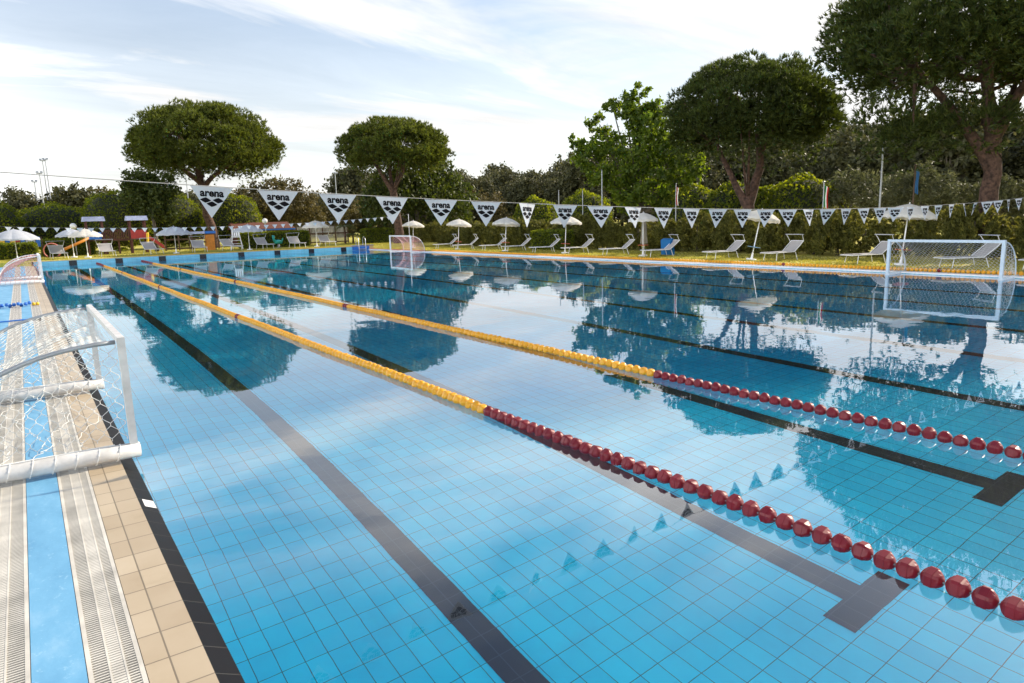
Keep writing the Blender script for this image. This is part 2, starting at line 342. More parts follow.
# ------------------------------------------------------------------ the pool and its setting
L, W, DEPTH = 49.7, 21.52, 2.1
OFF = 0.762; LANE = 2.5
BW = 0.105                       # width of the black edge tile
ZF = 0.30                        # level of the far terrace
b = MB()
def strip(x0, x1, y0, y1, z): b.quad((x0,y0,z),(x1,y0,z),(x1,y1,z),(x0,y1,z))
strip(-400, -3.2, -400, L, 0.05); strip(-3.2, W+0.42, -400, -2.6, 0.05); strip(W+0.42, 500, -400, L, 0.05)
b.quad((-400,L,0.05),(-400,L,ZF-0.002),(0,L,ZF-0.002),(0,L,0.05))
strip(-400, 500, L+0.5, 700, ZF-0.012); strip(-400, 0, L, L+0.5, ZF-0.012); strip(W+0.42, 500, L, L+0.5, ZF-0.012)
b.quad((W+0.42,L,0.05),(W+0.42,L,ZF-0.012),(500,L,ZF-0.012),(500,L,0.05))
b.build('ground', lawn, kind='structure')

b = MB(); b.quad((-0.2,-0.3,-DEPTH),(W+0.2,-0.3,-DEPTH),(W+0.2,L+0.1,-DEPTH),(-0.2,L+0.1,-DEPTH))
floor = b.build('pool_floor', pool_tile, kind='structure')
b = MB()
b.quad((BW+.006,-0.1,-DEPTH),(BW+.006,L,-DEPTH),(BW+.006,L,-0.15),(BW+.006,-0.1,-0.15)); b.quad((W,L,-DEPTH),(W,0,-DEPTH),(W,0,0.01),(W,L,0.01))
b.build('pool_side_wall', wall_tile_yz, kind='structure')
b = MB()
b.quad((-0.1,L,-DEPTH),(W+0.1,L,-DEPTH),(W+0.1,L,ZF-0.03),(-0.1,L,ZF-0.03)); b.quad((W+0.1,0,-DEPTH),(-0.1,0,-DEPTH),(-0.1,0,0.02),(W+0.1,0,0.02))
b.build('pool_end_wall', wall_tile_xz, kind='structure')
# black lane lines with T ends, 4 mm above the floor; black targets on the far wall
b = MB(); z = -DEPTH+0.004
for i in range(8):
    x = OFF + LANE*(i+0.5)
    b.quad((x-.125,1.78,z),(x+.125,1.78,z),(x+.125,L-2,z),(x-.125,L-2,z))
    b.quad((x-.40,1.53,z),(x+.40,1.53,z),(x+.40,1.78,z),(x-.40,1.78,z))
    b.quad((x-.40,L-2,z),(x+.40,L-2,z),(x+.40,L-1.75,z),(x-.40,L-1.75,z))
b.build('lane_line', line_tile, kind='structure')
b = MB()
for i in range(8):
    x = OFF + LANE*(i+0.5)
    b.quad((x-.21,L-.004,-.9),(x+.21,L-.004,-.9),(x+.21,L-.004,ZF-.04),(x-.21,L-.004,ZF-.04))
b.build('wall_target', line_tile, kind='structure')

# water surface, its rim inside the concrete
b = MB(); b.quad((-.15,-.15,0),(W+.15,-.15,0),(W+.15,L+.06,0),(-.15,L+.06,0))
wat = b.build('water', water, smooth=True, kind='structure')

# left deck: black edge tile, beige coping, gutter, grates, blue paint
ZD = 0.06
b = MB(); b.quad((0,-.6,ZD-.003),(BW,-.6,.004),(BW,L,.004),(0,L,ZD-.003)); b.quad((BW,-.6,.004),(BW+.012,-.6,-.2),(BW+.012,L,-.2),(BW,L,.004)); b.build('pool_edge', black_tile, kind='structure')
# one white depth tile set into the black edge
b = MB(); zz = lambda x: ZD-.003-(ZD-.007)*x/BW+.002
b.quad((.030,4.50,zz(.030)),(.100,4.50,zz(.100)),(.100,4.66,zz(.100)),(.030,4.66,zz(.030))); tag(b.build('marker_tile', white_paint), 'single white tile set into the black edge tiles near the goal', 'tile')
b = MB(); b.box(-0.240, 0.0, -1.2, L, -0.15, ZD); b.build('coping', beige_tile, kind='structure')
b = MB(); b.quad((-3.2,-2.6,ZD-.06),(-0.24,-2.6,ZD-.06),(-0.24,L,ZD-.06),(-3.2,L,ZD-.06)); b.build('gutter', gutter_dark, kind='structure')
b = MB()
b.box(-0.655,-0.455,-2.6,L,-.1,ZD); b.box(-3.2,-0.895,-2.6,L,-.1,ZD)
b.build('deck', blue_deck, kind='structure')
b = MB(); b.box(-0.24, W+0.42, -2.6, -1.2, -.1, ZD); b.box(0, W+0.42, -1.2, -0.6, -.1, ZD-.004); b.box(0,W+0.42,-0.6,-0.02,-.1,ZD-.008)
b.build('near_deck', beige_tile, kind='structure')

def grate(x0, x1, label):
    """slotted overflow grate: solid bars near the camera, finer slots printed by the material further off"""
    t = thing('overflow_grate', label, 'drain grate', (x0, 0, ZD), group='overflow grates along the pool')
    w = x1-x0; m = MB(); ye = 11.0; z0, z1 = -0.03, 0.0
    cols = [(0.022, 0.082, .0125), (0.090, 0.142, .0060), (0.150, w-0.022, .0125)]
    rails = [(0.003, .022), (.082, .090), (.142, .150), (w-.022, w-.003)]
    for a, c in rails: m.box(a, c, -1.2, ye, z0, z1)
    p = 0.0215; n = int((ye-1.0)/p)
    for (a, c, sl) in cols:
        for i in range(n):
            y = 1.0+i*p; m.box(a, c, y, y+p-sl, -0.007, z1-0.0012)
        m.box(a, c, -1.2, 1.0-0.004, z0, z1-0.0012)
    m.build('slotted_bars', grate_mat, t)
    m = MB()
    for a, c in rails: m.box(a, c, ye+.002, L, z0, z1)
    m.build('edge_rail', grate_mat, t)
    m = MB()
    for (a, c, sl) in cols: m.box(a, c, ye+.002, L, z0, z1-0.0012)
    m.build('distant_bars', grate_far, t)
grate(-0.455, -0.240, 'white slotted grate strip between the beige coping tiles and the blue strip')
grate(-0.895, -0.655, 'white slotted grate strip on the far left, left of the narrow blue strip')

# right and far coping
b = MB(); b.box(W+.004, W+0.42, -0.6, L, -0.2, 0.055); b.build('side_coping', white_paint, kind='structure')
yellow_trim = plain('yellow_trim', (0.62, 0.36, 0.04), 0.6, var=0.2)
b = MB(); b.box(-0.2, W+0.42, L+.004, L+0.42, -0.2, ZF); b.build('end_coping', plain('end_coping_stone', (0.45, 0.36, 0.18), 0.6, var=0.2), kind='structure')
b = MB(); b.box(6.2, 22.0, L+0.02, L+0.14, ZF+.002, ZF+0.045); tag(b.build('edge_strip', yellow_trim), 'thin yellow edging strip along the top of the far pool wall', 'edging')

# ------------------------------------------------------------------ lane ropes
def float_mesh(name, m):
    q = MB(); prof = [(-.058,.009),(-.055,.019),(-.044,.037),(-.030,.050),(-.019,.0555),(-.0185,.0595),(.0185,.0595),(.019,.0555),(.030,.050),(.044,.037),(.055,.019),(.058,.009)]
    q.lathe(prof, 20, 'Y', mod=lambda i, k: (1.03 if k % 4 < 2 else 0.93) if 3 <= i <= 8 else 1.0)
    me = bpy.data.meshes.new(name); me.from_pydata(q.v, [], q.f); me.materials.append(m); me.update()
    return me
me_red = float_mesh('red_float', red_plastic); me_yel = float_mesh('yellow_float', yellow_plastic)
vy = np.array([v.co[:] for v in me_yel.vertices]); fy = np.array([p.vertices[:] for p in me_yel.polygons])
def rope_float_color(y): return 'r' if (y < 5.0 or y > 44.7 or any(abs(y-k) < .13 for k in (15.05, 25.5, 36.2))) else 'y'
def row_mesh(name, m, ys, xz):
    V = np.concatenate([vy*np.array([1,1,1]) + np.array([x, y, zz]) for y, (x, zz) in zip(ys, xz)]); F = np.concatenate([fy + i*len(vy) for i in range(len(ys))])
    me = np_mesh(name, V, F, 4); me.materials.append(m); return me
def lane_rope(x, label, y0=0.28, y1=L-0.25, z=0.03, group='lane ropes', singles=100, colf=rope_float_color):
    t = thing('lane_rope', label, 'lane rope', (x, 0, z), group=group)
    m = MB(); m.tube([(0, 0.0, 0.03), (0, y0, 0)] + [(0, y, 0) for y in (10, 20, 30, 40)] + [(0, y1, 0), (0, L-.005, .02)], 0.006, 6); m.build('cable', cable, t)
    n = int((y1-y0)/.125); rest = {'r': [], 'y': []}
    for i in range(n):
        y = y0 + .0625 + i*.125; dx = 0.012*math.sin(y*1.1) + rng.normal(0, .0025); dz = rng.normal(0, .0025)
        c = colf(y)
        if i < singles:
            o = link('red_float' if c == 'r' else 'yellow_float', me_red if c == 'r' else me_yel, None, t)
            o.location = (dx, y, dz); o.rotation_euler = (rng.normal(0, .03), rng.uniform(0, 6.28), rng.normal(0, .05))
        else: rest[c].append((y, dx, dz))
    for c, nm in (('r', 'red_float_row'), ('y', 'yellow_float_row')):
        if rest[c]:
            o = link(nm, row_mesh(nm, red_plastic if c == 'r' else yellow_plastic, [q[0] for q in rest[c]], [(q[1], q[2]) for q in rest[c]]), None, t); o['kind'] = 'stuff'
    return t
lane_rope(OFF+LANE, 'nearer lane rope of red then yellow floats, left of the other in the water')
lane_rope(OFF+2*LANE, 'farther lane rope of red then yellow floats, right of the other in the water')

# ------------------------------------------------------------------ backstroke flag strings
def text_mesh(name, txt, size, m, sx=1.0, bold=0.012, extr=0.0006):
    c = bpy.data.curves.new(name, 'FONT'); c.body = txt; c.size = size; c.align_x = 'CENTER'; c.offset = bold; c.extrude = extr; c.resolution_u = 3
    o = bpy.data.objects.new(name, c); COL.objects.link(o)
    bpy.context.view_layer.update()
    me = bpy.data.meshes.new_from_object(o.evaluated_get(bpy.context.evaluated_depsgraph_get())); me.name = name
    bpy.data.objects.remove(o); bpy.data.curves.remove(c)
    me.transform(Matrix.Diagonal((sx, 1, 1, 1))); me.transform(Matrix.Rotation(R(90), 4, 'X')); me.materials.clear(); me.materials.append(m); return me
FWD, FHT = 0.312, 0.236
def pennant_mesh():
    q = MB(); n = 8
    # a triangle of cloth with a hem, slightly curved, 3 mm thick
    rows = []
    for s in (0, 1):
        for j in range(n+1):
            t = j/n; hw = FWD/2*(1-t)+0.002
            for i in range(5):
                u = i/4*2-1; q.v.append((u*hw, s*0.003-0.0015, -t*FHT))
    k = (n+1)*5
    for j in range(n):
        for i in range(4):
            a = j*5+i; q.f.append((a, a+5, a+6, a+1)); q.f.append((k+a, k+a+1, k+a+6, k+a+5))
    for j in range(n):
        for i, fl in ((0, 0), (4, 1)):
            a = j*5+i; f = (a, k+a, k+a+5, a+5); q.f.append(f if not fl else f[::-1])
    for i in range(4): q.f.append((i, i+1, k+i+1, k+i)[::-1])
    me = bpy.data.meshes.new('pennant'); me.from_pydata(q.v, [], q.f); me.materials.append(flag_cloth); me.update(); return me
me_pen = pennant_mesh()
me_txt = text_mesh('lettering', 'arena', 0.080, ink, 1.12, 0.0028)
tw = max(v.co.x for v in me_txt.vertices) - min(v.co.x for v in me_txt.vertices)
me_txt.transform(Matrix.Diagonal((0.176/tw, 1, 1, 1)))
q = MB()
def diamond(cx_, cz_, w, h):
    # flattened lozenge with bowed upper-left and lower-right edges
    n = 6; pts = []
    cs = [(-w, 0.12*h), (0.05*w, h), (w, -0.12*h), (-0.05*w, -h)]
    for k in range(4):
        a = cs[k]; c = cs[(k+1) % 4]
        for i in range(n):
            t = i/n; bow = 0.10*h*math.sin(math.pi*t)
            pts.append((cx_+a[0]+(c[0]-a[0])*t, 0.0, cz_+a[1]+(c[1]-a[1])*t + (bow if k in (0, 2) else -bow)*(1 if k == 0 else (-1 if k == 2 else 0.6 if k == 3 else -0.6))))
    o = len(q.v); q.v += pts; q.f.append(tuple(range(o, o+len(pts))))
diamond(-0.047, -0.098, 0.041, 0.021); diamond(0.047, -0.098, 0.041, 0.021); diamond(0.0, -0.1275, 0.041, 0.021)
me_emb = bpy.data.meshes.new('emblem'); me_emb.from_pydata(q.v, [], q.f); me_emb.materials.append(ink); me_emb.update()
def bunting(label, y, ctrl, x0, x1, step, posts, detail=True):
    t = thing('flag_line', label, 'flag line', (0, y, 0), group='backstroke flag lines across the pool')
    xs = np.array([c[0] for c in ctrl]); zs = np.array([c[1] for c in ctrl]); co = np.polyfit(xs, zs, 2)
    hz_ = lambda x: float(np.polyval(co, x))
    m = MB(); m.tube([(x, 0, hz_(x)) for x in np.linspace(posts[0], posts[1], 60)], 0.0034, 5); m.build('rope', cord_grey, t)
    for px in posts:
        m = MB(); m.tube([(px, 0, 0.04), (px, 0, hz_(px)+.05)], 0.025, 10); m.lathe([(0.04, .09), (0.07, .09), (0.075, .03)], 14, c=(px, 0, 0)); m.build('post', steel, t)
    x = x0
    while x < x1:
        f = link('pennant', me_pen, None, t); f.location = (x, -0.001, hz_(x)-0.004)
        sl = math.atan(2*co[0]*x+co[1]); f.rotation_euler = (rng.normal(0, .10), -sl, rng.normal(0, .21))
        if detail:
            a = link('lettering', me_txt, None, f); a.location = (0, -0.0032, -0.072)
            e = link('emblem', me_emb, None, f); e.location = (0, -0.0032, -0.004)
        x += step
    return t
bunting('nearest line of white triangular pennants printed arena and three black lozenges', 5.0,
        [(-0.51,2.37),(0.65,2.30),(0.97,2.27),(1.49,2.245),(2.29,2.205),(3.29,2.15),(5.46,2.06),(7.31,2.01),(10.0,1.99),(13.37,2.02),(16.73,2.11)], 0.80, 22.0, 0.505, (-1.7, 22.3))
bunting('distant line of tiny white triangular pennants at the far end of the pool', 44.7,
        [(-0.4,2.30),(3.3,2.2),(8.6,2.07),(12.2,2.05),(14.8,2.15),(20.4,2.40)], -0.9, 21.5, 0.535, (-1.7, 22.6), detail=False)

# ------------------------------------------------------------------ water polo goals
def hex_edges(nu, nv):
    """honeycomb lattice in unit square as edge list of (u,v) pairs"""
    E_ = []
    for j in range(nv):
        for i in range(nu):
            u0, v0 = i + 0.5*(j % 2), j
            a = (u0, v0+0.33); b_ = (u0, v0+0.67)
            E_.append((a, b_))
            E_.append((b_, (u0-0.5, v0+1.33))); E_.append((b_, (u0+0.5, v0+1.33)))
    return [((a[0]/nu, a[1]/nv), (c[0]/nu, c[1]/nv)) for a, c in E_ if max(a[0], c[0]) <= nu and min(a[0], c[0]) >= 0 and max(a[1], c[1]) <= nv]
def net_mesh(name, segs, r):
    A = np.array([s[0] for s in segs], float); B = np.array([s[1] for s in segs], float)
    d = unit(B-A); ref = np.where(np.abs(d[:, 2:3]) < 0.9, np.array([[0, 0, 1.]]), np.array([[1., 0, 0]]))
    s = unit(np.cross(d, ref)); u = np.cross(d, s); V = []
    for P in (A, B):
        for k in range(3):
            an = 2*math.pi*k/3; V.append(P + r*(math.cos(an)*s + math.sin(an)*u))
    V = np.stack(V, 1).reshape(-1, 3); base = np.arange(len(A))[:, None]*6
    F = np.concatenate([base+np.array([[0, 1, 4, 3]]), base+np.array([[1, 2, 5, 4]]), base+np.array([[2, 0, 3, 5]])])
    return np_mesh(name, V, F, 4)
def goal(label, loc, rz, frame, netm, width=3.15, ht=1.06, depth=1.35, cord=0.0028, cell=0.11, rest=0.10, pw=.04):
    """mouth faces local +X, depth runs to -X; rest = height of the float tubes' axis"""
    t = thing('water_polo_goal', label, 'goal', loc, rz, group='water polo goals')
    h = width/2
    for s in (-1, 1):
        m = MB(); m.cbox(-pw, pw, s*h-pw, s*h+pw, rest-.06, ht+pw-.004, .005); m.build('post', frame, t)
    m = MB(); m.box(-pw+.002, pw-.002, -h+pw+.0005, h-pw-.0005, ht-pw, ht+pw-.006); m.build('crossbar', frame, t)
    arc = lambda k: (-.04 - 1.0*math.sin(k*math.pi/2)*depth*0.97, ht - 0.02 - (ht-rest-.10)*(1-math.cos(k*math.pi/2))**1.05)
    for s in (-1, 1):
        m = MB(); m.tube([(arc(k)[0], s*(h-.02), arc(k)[1]) for k in np.linspace(0.0, 1, 16)], 0.018, 8); m.build('support_arc', grey_metal if frame is worn_white else frame, t, True)
        m = MB(); m.tube([(.045, s*h, rest), (.04, s*h, rest), (-.3, s*h, rest+.004), (-.8, s*h, rest), (-depth-.22, s*h, rest), (-depth-.27, s*h, rest)], [.045, .064, .066, .067, .062, .03], 14); m.build('float_tube', frame, t, True)
        # lacing that ties the net to the tube
        m = MB()
        for k in range(9):
            x = -.12 - k*.15; m.tube([(x+.02*math.cos(a), s*h+.070*math.sin(a), rest+.070*math.cos(a)) for a in np.linspace(0, 2*math.pi, 11)], .005, 4, cap=False)
        m.tube([(-.14, s*h, rest+.071), (-.7, s*h, rest+.073), (-1.36, s*h, rest+.070)], .006, 5); m.build('lacing', netm, t)
    m = MB(); m.tube([(-depth-.10, -h+.10, rest), (-depth-.10, h-.10, rest)], 0.03, 10); m.build('rear_bar', frame, t, True)
    segs = []
    rr = np.random.default_rng(int(abs(loc[1])*10)+3); ph = rr.uniform(0, 6.28, 6)
    def roof(u, v):          # v along the arc from crossbar to rear bar, u across the mouth
        k = v; x, z_ = arc(k); y = (u*2-1)*(h-.03)
        sag = math.sin(u*math.pi)*math.sin(min(v*1.05, 1)*math.pi)*(0.20+0.07*math.sin(u*9+ph[0])+.05*math.sin(u*21+v*7+ph[1]))
        return (x+.10*sag+.02*math.sin(v*17+u*5+ph[2]), y+.02*math.sin(v*13+ph[3]+u*8), max(z_-sag, rest+.02))
    nu = int(width/cell); nv = int(2.2/cell)
    for a, c in hex_edges(nu, nv): segs.append((roof(*a), roof(*c)))
    for s in (-1, 1):        # side nets, gathered towards the post
        def side(u, v):
            k = u; x, z_ = arc(k); zz = rest+.08+(z_-rest-.08)*v
            return (x+.05*math.sin(v*6+ph[4])*u, s*(h-.02-.10*math.sin(math.pi*v)*math.sin(math.pi*min(u+.1, 1))*(1+.4*math.sin(u*11+ph[5]))), zz)
        for a, c in hex_edges(int(depth/cell)+2, max(5, int(ht/cell))): segs.append((side(*a), side(*c)))
    # slack folds of netting along the floor of the goal
    for q_ in range(5):
        x0 = -0.25-.24*q_; pts = [(x0+.10*math.sin(y*3.1+ph[q_ % 6])+rr.normal(0, .02), y, rest-.02+.015*math.sin(y*9)) for y in np.linspace(-h+.1, h-.1, 40)]
        segs += list(zip(pts[:-1], pts[1:]))
    me = net_mesh('net', segs, cord); link('net', me, netm, t)
    return t
goal('large white water polo goal with sagging net standing on the near left deck', (0.11, 7.2, ZD), 0, worn_white, net_white, rest=.085, ht=1.03, cord=.0028, cell=.078, pw=.028)
goal('white goal with a pinkish net on the left deck behind the near goal', (0.05, 32.7, ZD), 0, white_paint, net_pink, cord=.006)
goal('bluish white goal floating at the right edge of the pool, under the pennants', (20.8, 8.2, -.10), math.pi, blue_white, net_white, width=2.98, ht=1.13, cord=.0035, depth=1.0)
goal('white goal with a reddish net in the far right corner of the pool', (20.6, 42.2, -.10), math.pi, white_paint, net_pink, ht=1.2, cord=.006, depth=1.0)

# ------------------------------------------------------------------ sun loungers and umbrellas
def make_lounger(label, loc, rz, group):
    """foot end at local x=0, head towards +x"""
    t = thing('sun_lounger', label, 'sun lounger', loc, rz, group); hw = 0.31
    m = MB()
    for s in (-1, 1): m.tube([(0, s*hw, .32), (1.25, s*hw, .33)], .016, 6)
    m.tube([(0, -hw, .32), (0, hw, .32)], .016, 6); m.build('frame', white_paint, t)
    m = MB(); m.box(.02, 1.22, -hw+.018, hw-.018, .335, .35); m.build('bed', sling, t)
    bx, bz = 1.25+.64*math.cos(R(40)), .34+.64*math.sin(R(40))
    k = MB(); n = 6
    for s in (0, 1):
        for i in range(n+1):
            f = i/n; off = .010*s+.03*math.sin(f*math.pi)
            for y in (-hw+.016, hw-.016): k.v.append((1.25+(bx-1.25)*f+off*.7, y, .345+(bz-.345)*f-off*.7))
    for s in (0, 1):
        for i in range(n):
            a = s*2*(n+1)+2*i; k.f.append((a, a+1, a+3, a+2) if s == 0 else (a+2, a+3, a+1, a))
    c = 2*(n+1)
    for i in range(n):
        a = 2*i; k.f.append((a, a+2, c+a+2, c+a)); k.f.append((a+3, a+1, c+a+1, c+a+3))
    br = k.build('backrest', sling, t)
    m = MB()
    for s in (-1, 1): m.tube([(1.25, s*hw, .345), (bx, s*hw, bz)], .014, 6)
    m.tube([(bx, -hw, bz), (bx, hw, bz)], .014, 6); m.build('backrest_frame', white_paint, br)
    for (x, dx_) in ((.28, -.06), (1.30, .10)):
        for s in (-1, 1):
            m = MB(); m.tube([(x, s*(hw-.01), .32), (x+dx_, s*(hw+.02), .0)], .014, 6); m.build('leg', white_paint, t)
    m = MB()
    m.box(bx-.25, bx-.13, -hw-.10, hw+.10, bz+.245, bz+.268); sh = m.build('sunshade', canvas_grey, t)
    for s in (-1, 1):
        m = MB(); m.tube([(bx-.05, s*(hw+.018), bz-.05), (bx-.10, s*(hw+.05), bz+.08), (bx-.20, s*(hw+.09), bz+.25)], .011, 6); m.build('sunshade_arm', white_paint, sh)
    return t
RG = 'loungers on the right lawn'; FG = 'loungers at the far end of the pool'
rl = [(43.2, 'lounger on the right lawn beside the far corner goal, farthest of its row'),
      (40.3, 'lounger just before the second farthest umbrella on the right lawn'),
      (37.2, 'lounger midway between the second and third farthest right umbrellas'),
      (34.3, 'lounger at the foot of the third farthest umbrella on the right lawn'),
      (31.2, 'lounger in front of the low box hedge on the right lawn'),
      (28.5, 'lounger at the foot of the fourth umbrella from the right'),
      (25.4, 'lounger between the closed umbrella and the fourth umbrella from the right'),
      (22.3, 'lounger with a blue cloth hung over its back on the right lawn'),
      (18.6, 'lounger at the foot of the leaning umbrella by the forked pine'),
      (15.9, 'empty lounger between the leaning umbrella and the italian flag pole'),
      (12.6, 'lounger left of the right floating goal, the nearest one in full view'),
      (9.4, 'lounger seen through the net of the right floating goal'),
      (7.0, 'lounger cut by the right edge of the photo beside the goal post')]
l0 = None; LOUNG = []
for i, (y, lab) in enumerate(rl):
    lx = 23.55 + rng.normal(0, .12); rz = R(-20)+rng.normal(0, .07)
    if l0 is None: l0 = make_lounger('white sling '+lab, (lx, y, .05), rz, RG); LOUNG.append(l0)
    else: LOUNG.append(dup(l0, (lx, y, .05), rz, 'white sling '+lab))
fl = [(1.56, 'white lounger at the far end in front of the pink hoop'),
      (4.28, 'white lounger at the far end in front of the wooden play bridge'),
      (7.27, 'white lounger at the far end beside the foot of the red slide'),
      (10.0, 'white lounger at the far end in front of the blue and white stall'),
      (12.5, 'white lounger at the far end beside the leaning pine trunk'),
      (14.9, 'far end lounger in front of the clipped hedge, left of the teal toy'),
      (17.2, 'white lounger at the far end just right of the teal toy'),
      (19.7, 'white lounger at the far end between the umbrella and the small palm')]
for x, lab in fl:
    o = dup(l0, (x, 52.6+rng.normal(0, .15), ZF), R(90)+rng.normal(0, .15), lab, scale=(1.12, 1.3, 1.12)); o['group'] = FG
# blue towel over the back of one lounger
m = MB(); lb = LOUNG[7]
m.add([(1.50,-.33,.72),(1.70,-.33,.80),(1.78,-.36,.02),(1.50,-.36,.02),(1.50,.30,.72),(1.70,.30,.80),(1.80,.28,.02),(1.52,.28,.02)], [(0,1,5,4),(1,2,6,5),(3,0,4,7),(0,3,2,1),(4,5,6,7),(2,3,7,6)])
o = m.build('towel', blue_cloth); o.location = lb.location + Vector((0.02, 0, .02)); tag(o, 'blue cloth hanging over the back of a white lounger on the right lawn', 'towel')

def make_umbrella(label, loc, r=0.92, top=2.08, tilt=(0, 0), cloth=None, pole=white_paint, table=True, rz=0.0, group='open beach umbrellas'):
    cloth = cloth or canvas
    t = thing('beach_umbrella', label, 'umbrella', loc, 0, group, rot=(tilt[1], tilt[0], rz))
    m = MB(); m.tube([(0,0,0), (0,0,1.05), (0,0,top-.04)], .022, 10); m.build('pole', pole, t, True)
    m = MB(); m.lathe([(top, .0), (top+.02, .014), (top+.06, .016), (top+.085, .0)], 10); m.build('finial', pole, t)
    # eight panels between ribs, cloth sagging between them; valance hanging at the rim
    k = MB(); n = 48; prof = [(0.02, .0), (.25, .055), (.5, .14), (.75, .265), (1.0, .43)]
    ring = lambda f, dz, th: [(r*f*(1-.045*(1-abs(math.cos(4*a)))*f)*math.cos(a), r*f*(1-.045*(1-abs(math.cos(4*a)))*f)*math.sin(a), top-dz*r+.02-th-.03*r*f*(1-abs(math.cos(4*a)))) for a in [2*math.pi*i/n for i in range(n)]]
    rings = [ring(f, d, 0) for f, d in prof]
    rim = rings[-1]; val = [(x*1.01, y*1.01, z-.10-.015*math.cos(16*math.atan2(y, x))) for x, y, z in rim]
    inner = [(x*.985, y*.985, z) for x, y, z in val]; und = [ring(f, d, .006) for f, d in prof][::-1]; und = [[(x*.985, y*.985, z) for x, y, z in q_] for q_ in und]
    allr = rings + [val, inner] + und
    for q_ in allr: k.v += q_
    for j in range(len(allr)-1):
        for i in range(n): k.f.append((j*n+i, (j+1)*n+i, (j+1)*n+(i+1) % n, j*n+(i+1) % n))
    k.build('canopy', cloth, t)
    m = MB()
    for i in range(8):
        a = i*math.pi/4; m.tube([(.02*math.cos(a), .02*math.sin(a), top-.03), (r*.5*math.cos(a), r*.5*math.sin(a), top-.15*r), (r*.96*math.cos(a), r*.96*math.sin(a), top-.42*r)], .005, 4)
    m.build('ribs', steel, t)
    if table:
        m = MB(); m.lathe([(.52, .03), (.525, .25), (.545, .26), (.55, .25), (.55, .03)], 20); m.build('tray', TRAY, t)
    m = MB(); m.lathe([(0.0, .21), (.05, .21), (.07, .18), (.08, .05), (.30, .035), (.31, .02)], 18); m.build('base', white_paint, t)
    return t
TRAY = plain('tray_blue', (0.16, 0.32, 0.55), 0.4); tray_red = plain('tray_red', (0.5, 0.10, 0.05), 0.4)
ul = [(47.0, .84, 'white beach umbrella rising behind the far corner goal', (.10, 0)),
      (40.3, .86, 'white beach umbrella on the right lawn, second farthest of the row', (.10, 0)),
      (34.6, .88, 'white beach umbrella on the right lawn left of the low box hedge', (.10, .03)),
      (28.8, .86, 'white beach umbrella on the right lawn, fourth from the right', (.06, .02)),
      (22.9, .72, 'white beach umbrella with a pale lit rim beside the closed grey umbrella', (0, 0)),
      (16.8, .78, 'leaning white beach umbrella in front of the forked pine trunk', (.10, .16)),
      (10.85, .88, 'leaning white beach umbrella above the right floating goal, nearest of its row', (.07, .05))]
for i, (y, r_, lab, tl) in enumerate(ul):
    if i == 5: pass
    sv = TRAY
    if i not in (5,): TRAY = tray_red
    make_umbrella(lab, (24.0, y, .05), r_, 2.05, tl, rz=rng.uniform(0, .7), group='umbrellas on the right lawn'); TRAY = sv
fu = [(-.75, 53.2, 1.35, 1.95, canvas_grey, 'grey umbrella at the far left edge, over the colourful windbreak'),
      (2.35, 54.2, .95, 1.88, canvas_grey, 'small grey umbrella half hidden behind the white one at the far left'),
      (3.05, 52.7, 1.0, 1.86, canvas, 'white umbrella at the far left, over the yellow chute'),
      (8.4, 52.8, 1.15, 1.86, canvas_grey, 'grey white umbrella right of the red slide at the far end'),
      (13.45, 52.9, 1.05, 1.86, canvas_grey, 'grey white umbrella in front of the left end of the clipped far hedge'),
      (18.6, 52.9, 1.05, 2.02, canvas, 'white umbrella by the far end picket fence, left of the small palm')]
for x, y, r_, tp, cl, lab in fu:
    make_umbrella(lab, (x, y, ZF), r_, tp, (0, 0), cl, table=False, rz=rng.uniform(0, .7), group='umbrellas at the far end')
# closed umbrella behind the fifth one
t = thing('closed_umbrella', 'closed grey umbrella standing like a post behind the umbrella with the pale rim', 'umbrella', (25.1, 23.9, .05))
m = MB(); m.tube([(0,0,0), (0,0,2.1)], .02, 8); m.build('pole', grey_metal, t)
m = MB(); m.lathe([(.55, .17), (.56, .19), (.9, .16), (1.4, .13), (1.9, .07), (2.05, .02)], 20, mod=lambda i, k: 1.0 if k % 2 else .78); m.build('canopy', plain('closed_canvas', (.22, .20, .16), .9), t)

# ------------------------------------------------------------------ vegetation
pine_leaf = leafmat('pine_needles', (0.048, 0.070, 0.016), (0.145, 0.168, 0.034), 0.40, (1.6, 1.6, 0.5))
pine_dark = leafmat('dark_pine_needles', (0.030, 0.050, 0.014), (0.085, 0.108, 0.026), 0.36, (1.6, 1.6, 0.5))
broad_leaf = leafmat('broad_leaves', (0.045, 0.085, 0.014), (0.13, 0.18, 0.03), 0.5, (2.2, 2.1, 0.4))
clip_leaf = leafmat('clipped_leaves', (0.055, 0.095, 0.014), (0.17, 0.20, 0.028), 0.55, (2.5, 2.2, 0.35))
conifer_leaf = leafmat('conifer_leaves', (0.060, 0.078, 0.020), (0.23, 0.225, 0.065), 0.42, (1.5, 1.4, 0.6))
olive_leaf = leafmat('olive_leaves', (0.075, 0.092, 0.048), (0.17, 0.18, 0.105), 0.30, (1.2, 1.2, 0.8))
wood_leaf = leafmat('wood_leaves', (0.045, 0.052, 0.026), (0.11, 0.112, 0.055), 0.25, (1.4, 1.3, 0.7))
brown_leaf = leafmat('brownish_leaves', (0.075, 0.070, 0.028), (0.16, 0.135, 0.06), 0.28, (1.3, 1.2, 0.7))
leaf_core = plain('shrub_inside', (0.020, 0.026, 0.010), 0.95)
palm_leaf = leafmat('palm_leaves', (0.06, 0.085, 0.015), (0.14, 0.16, 0.03), 0.4)

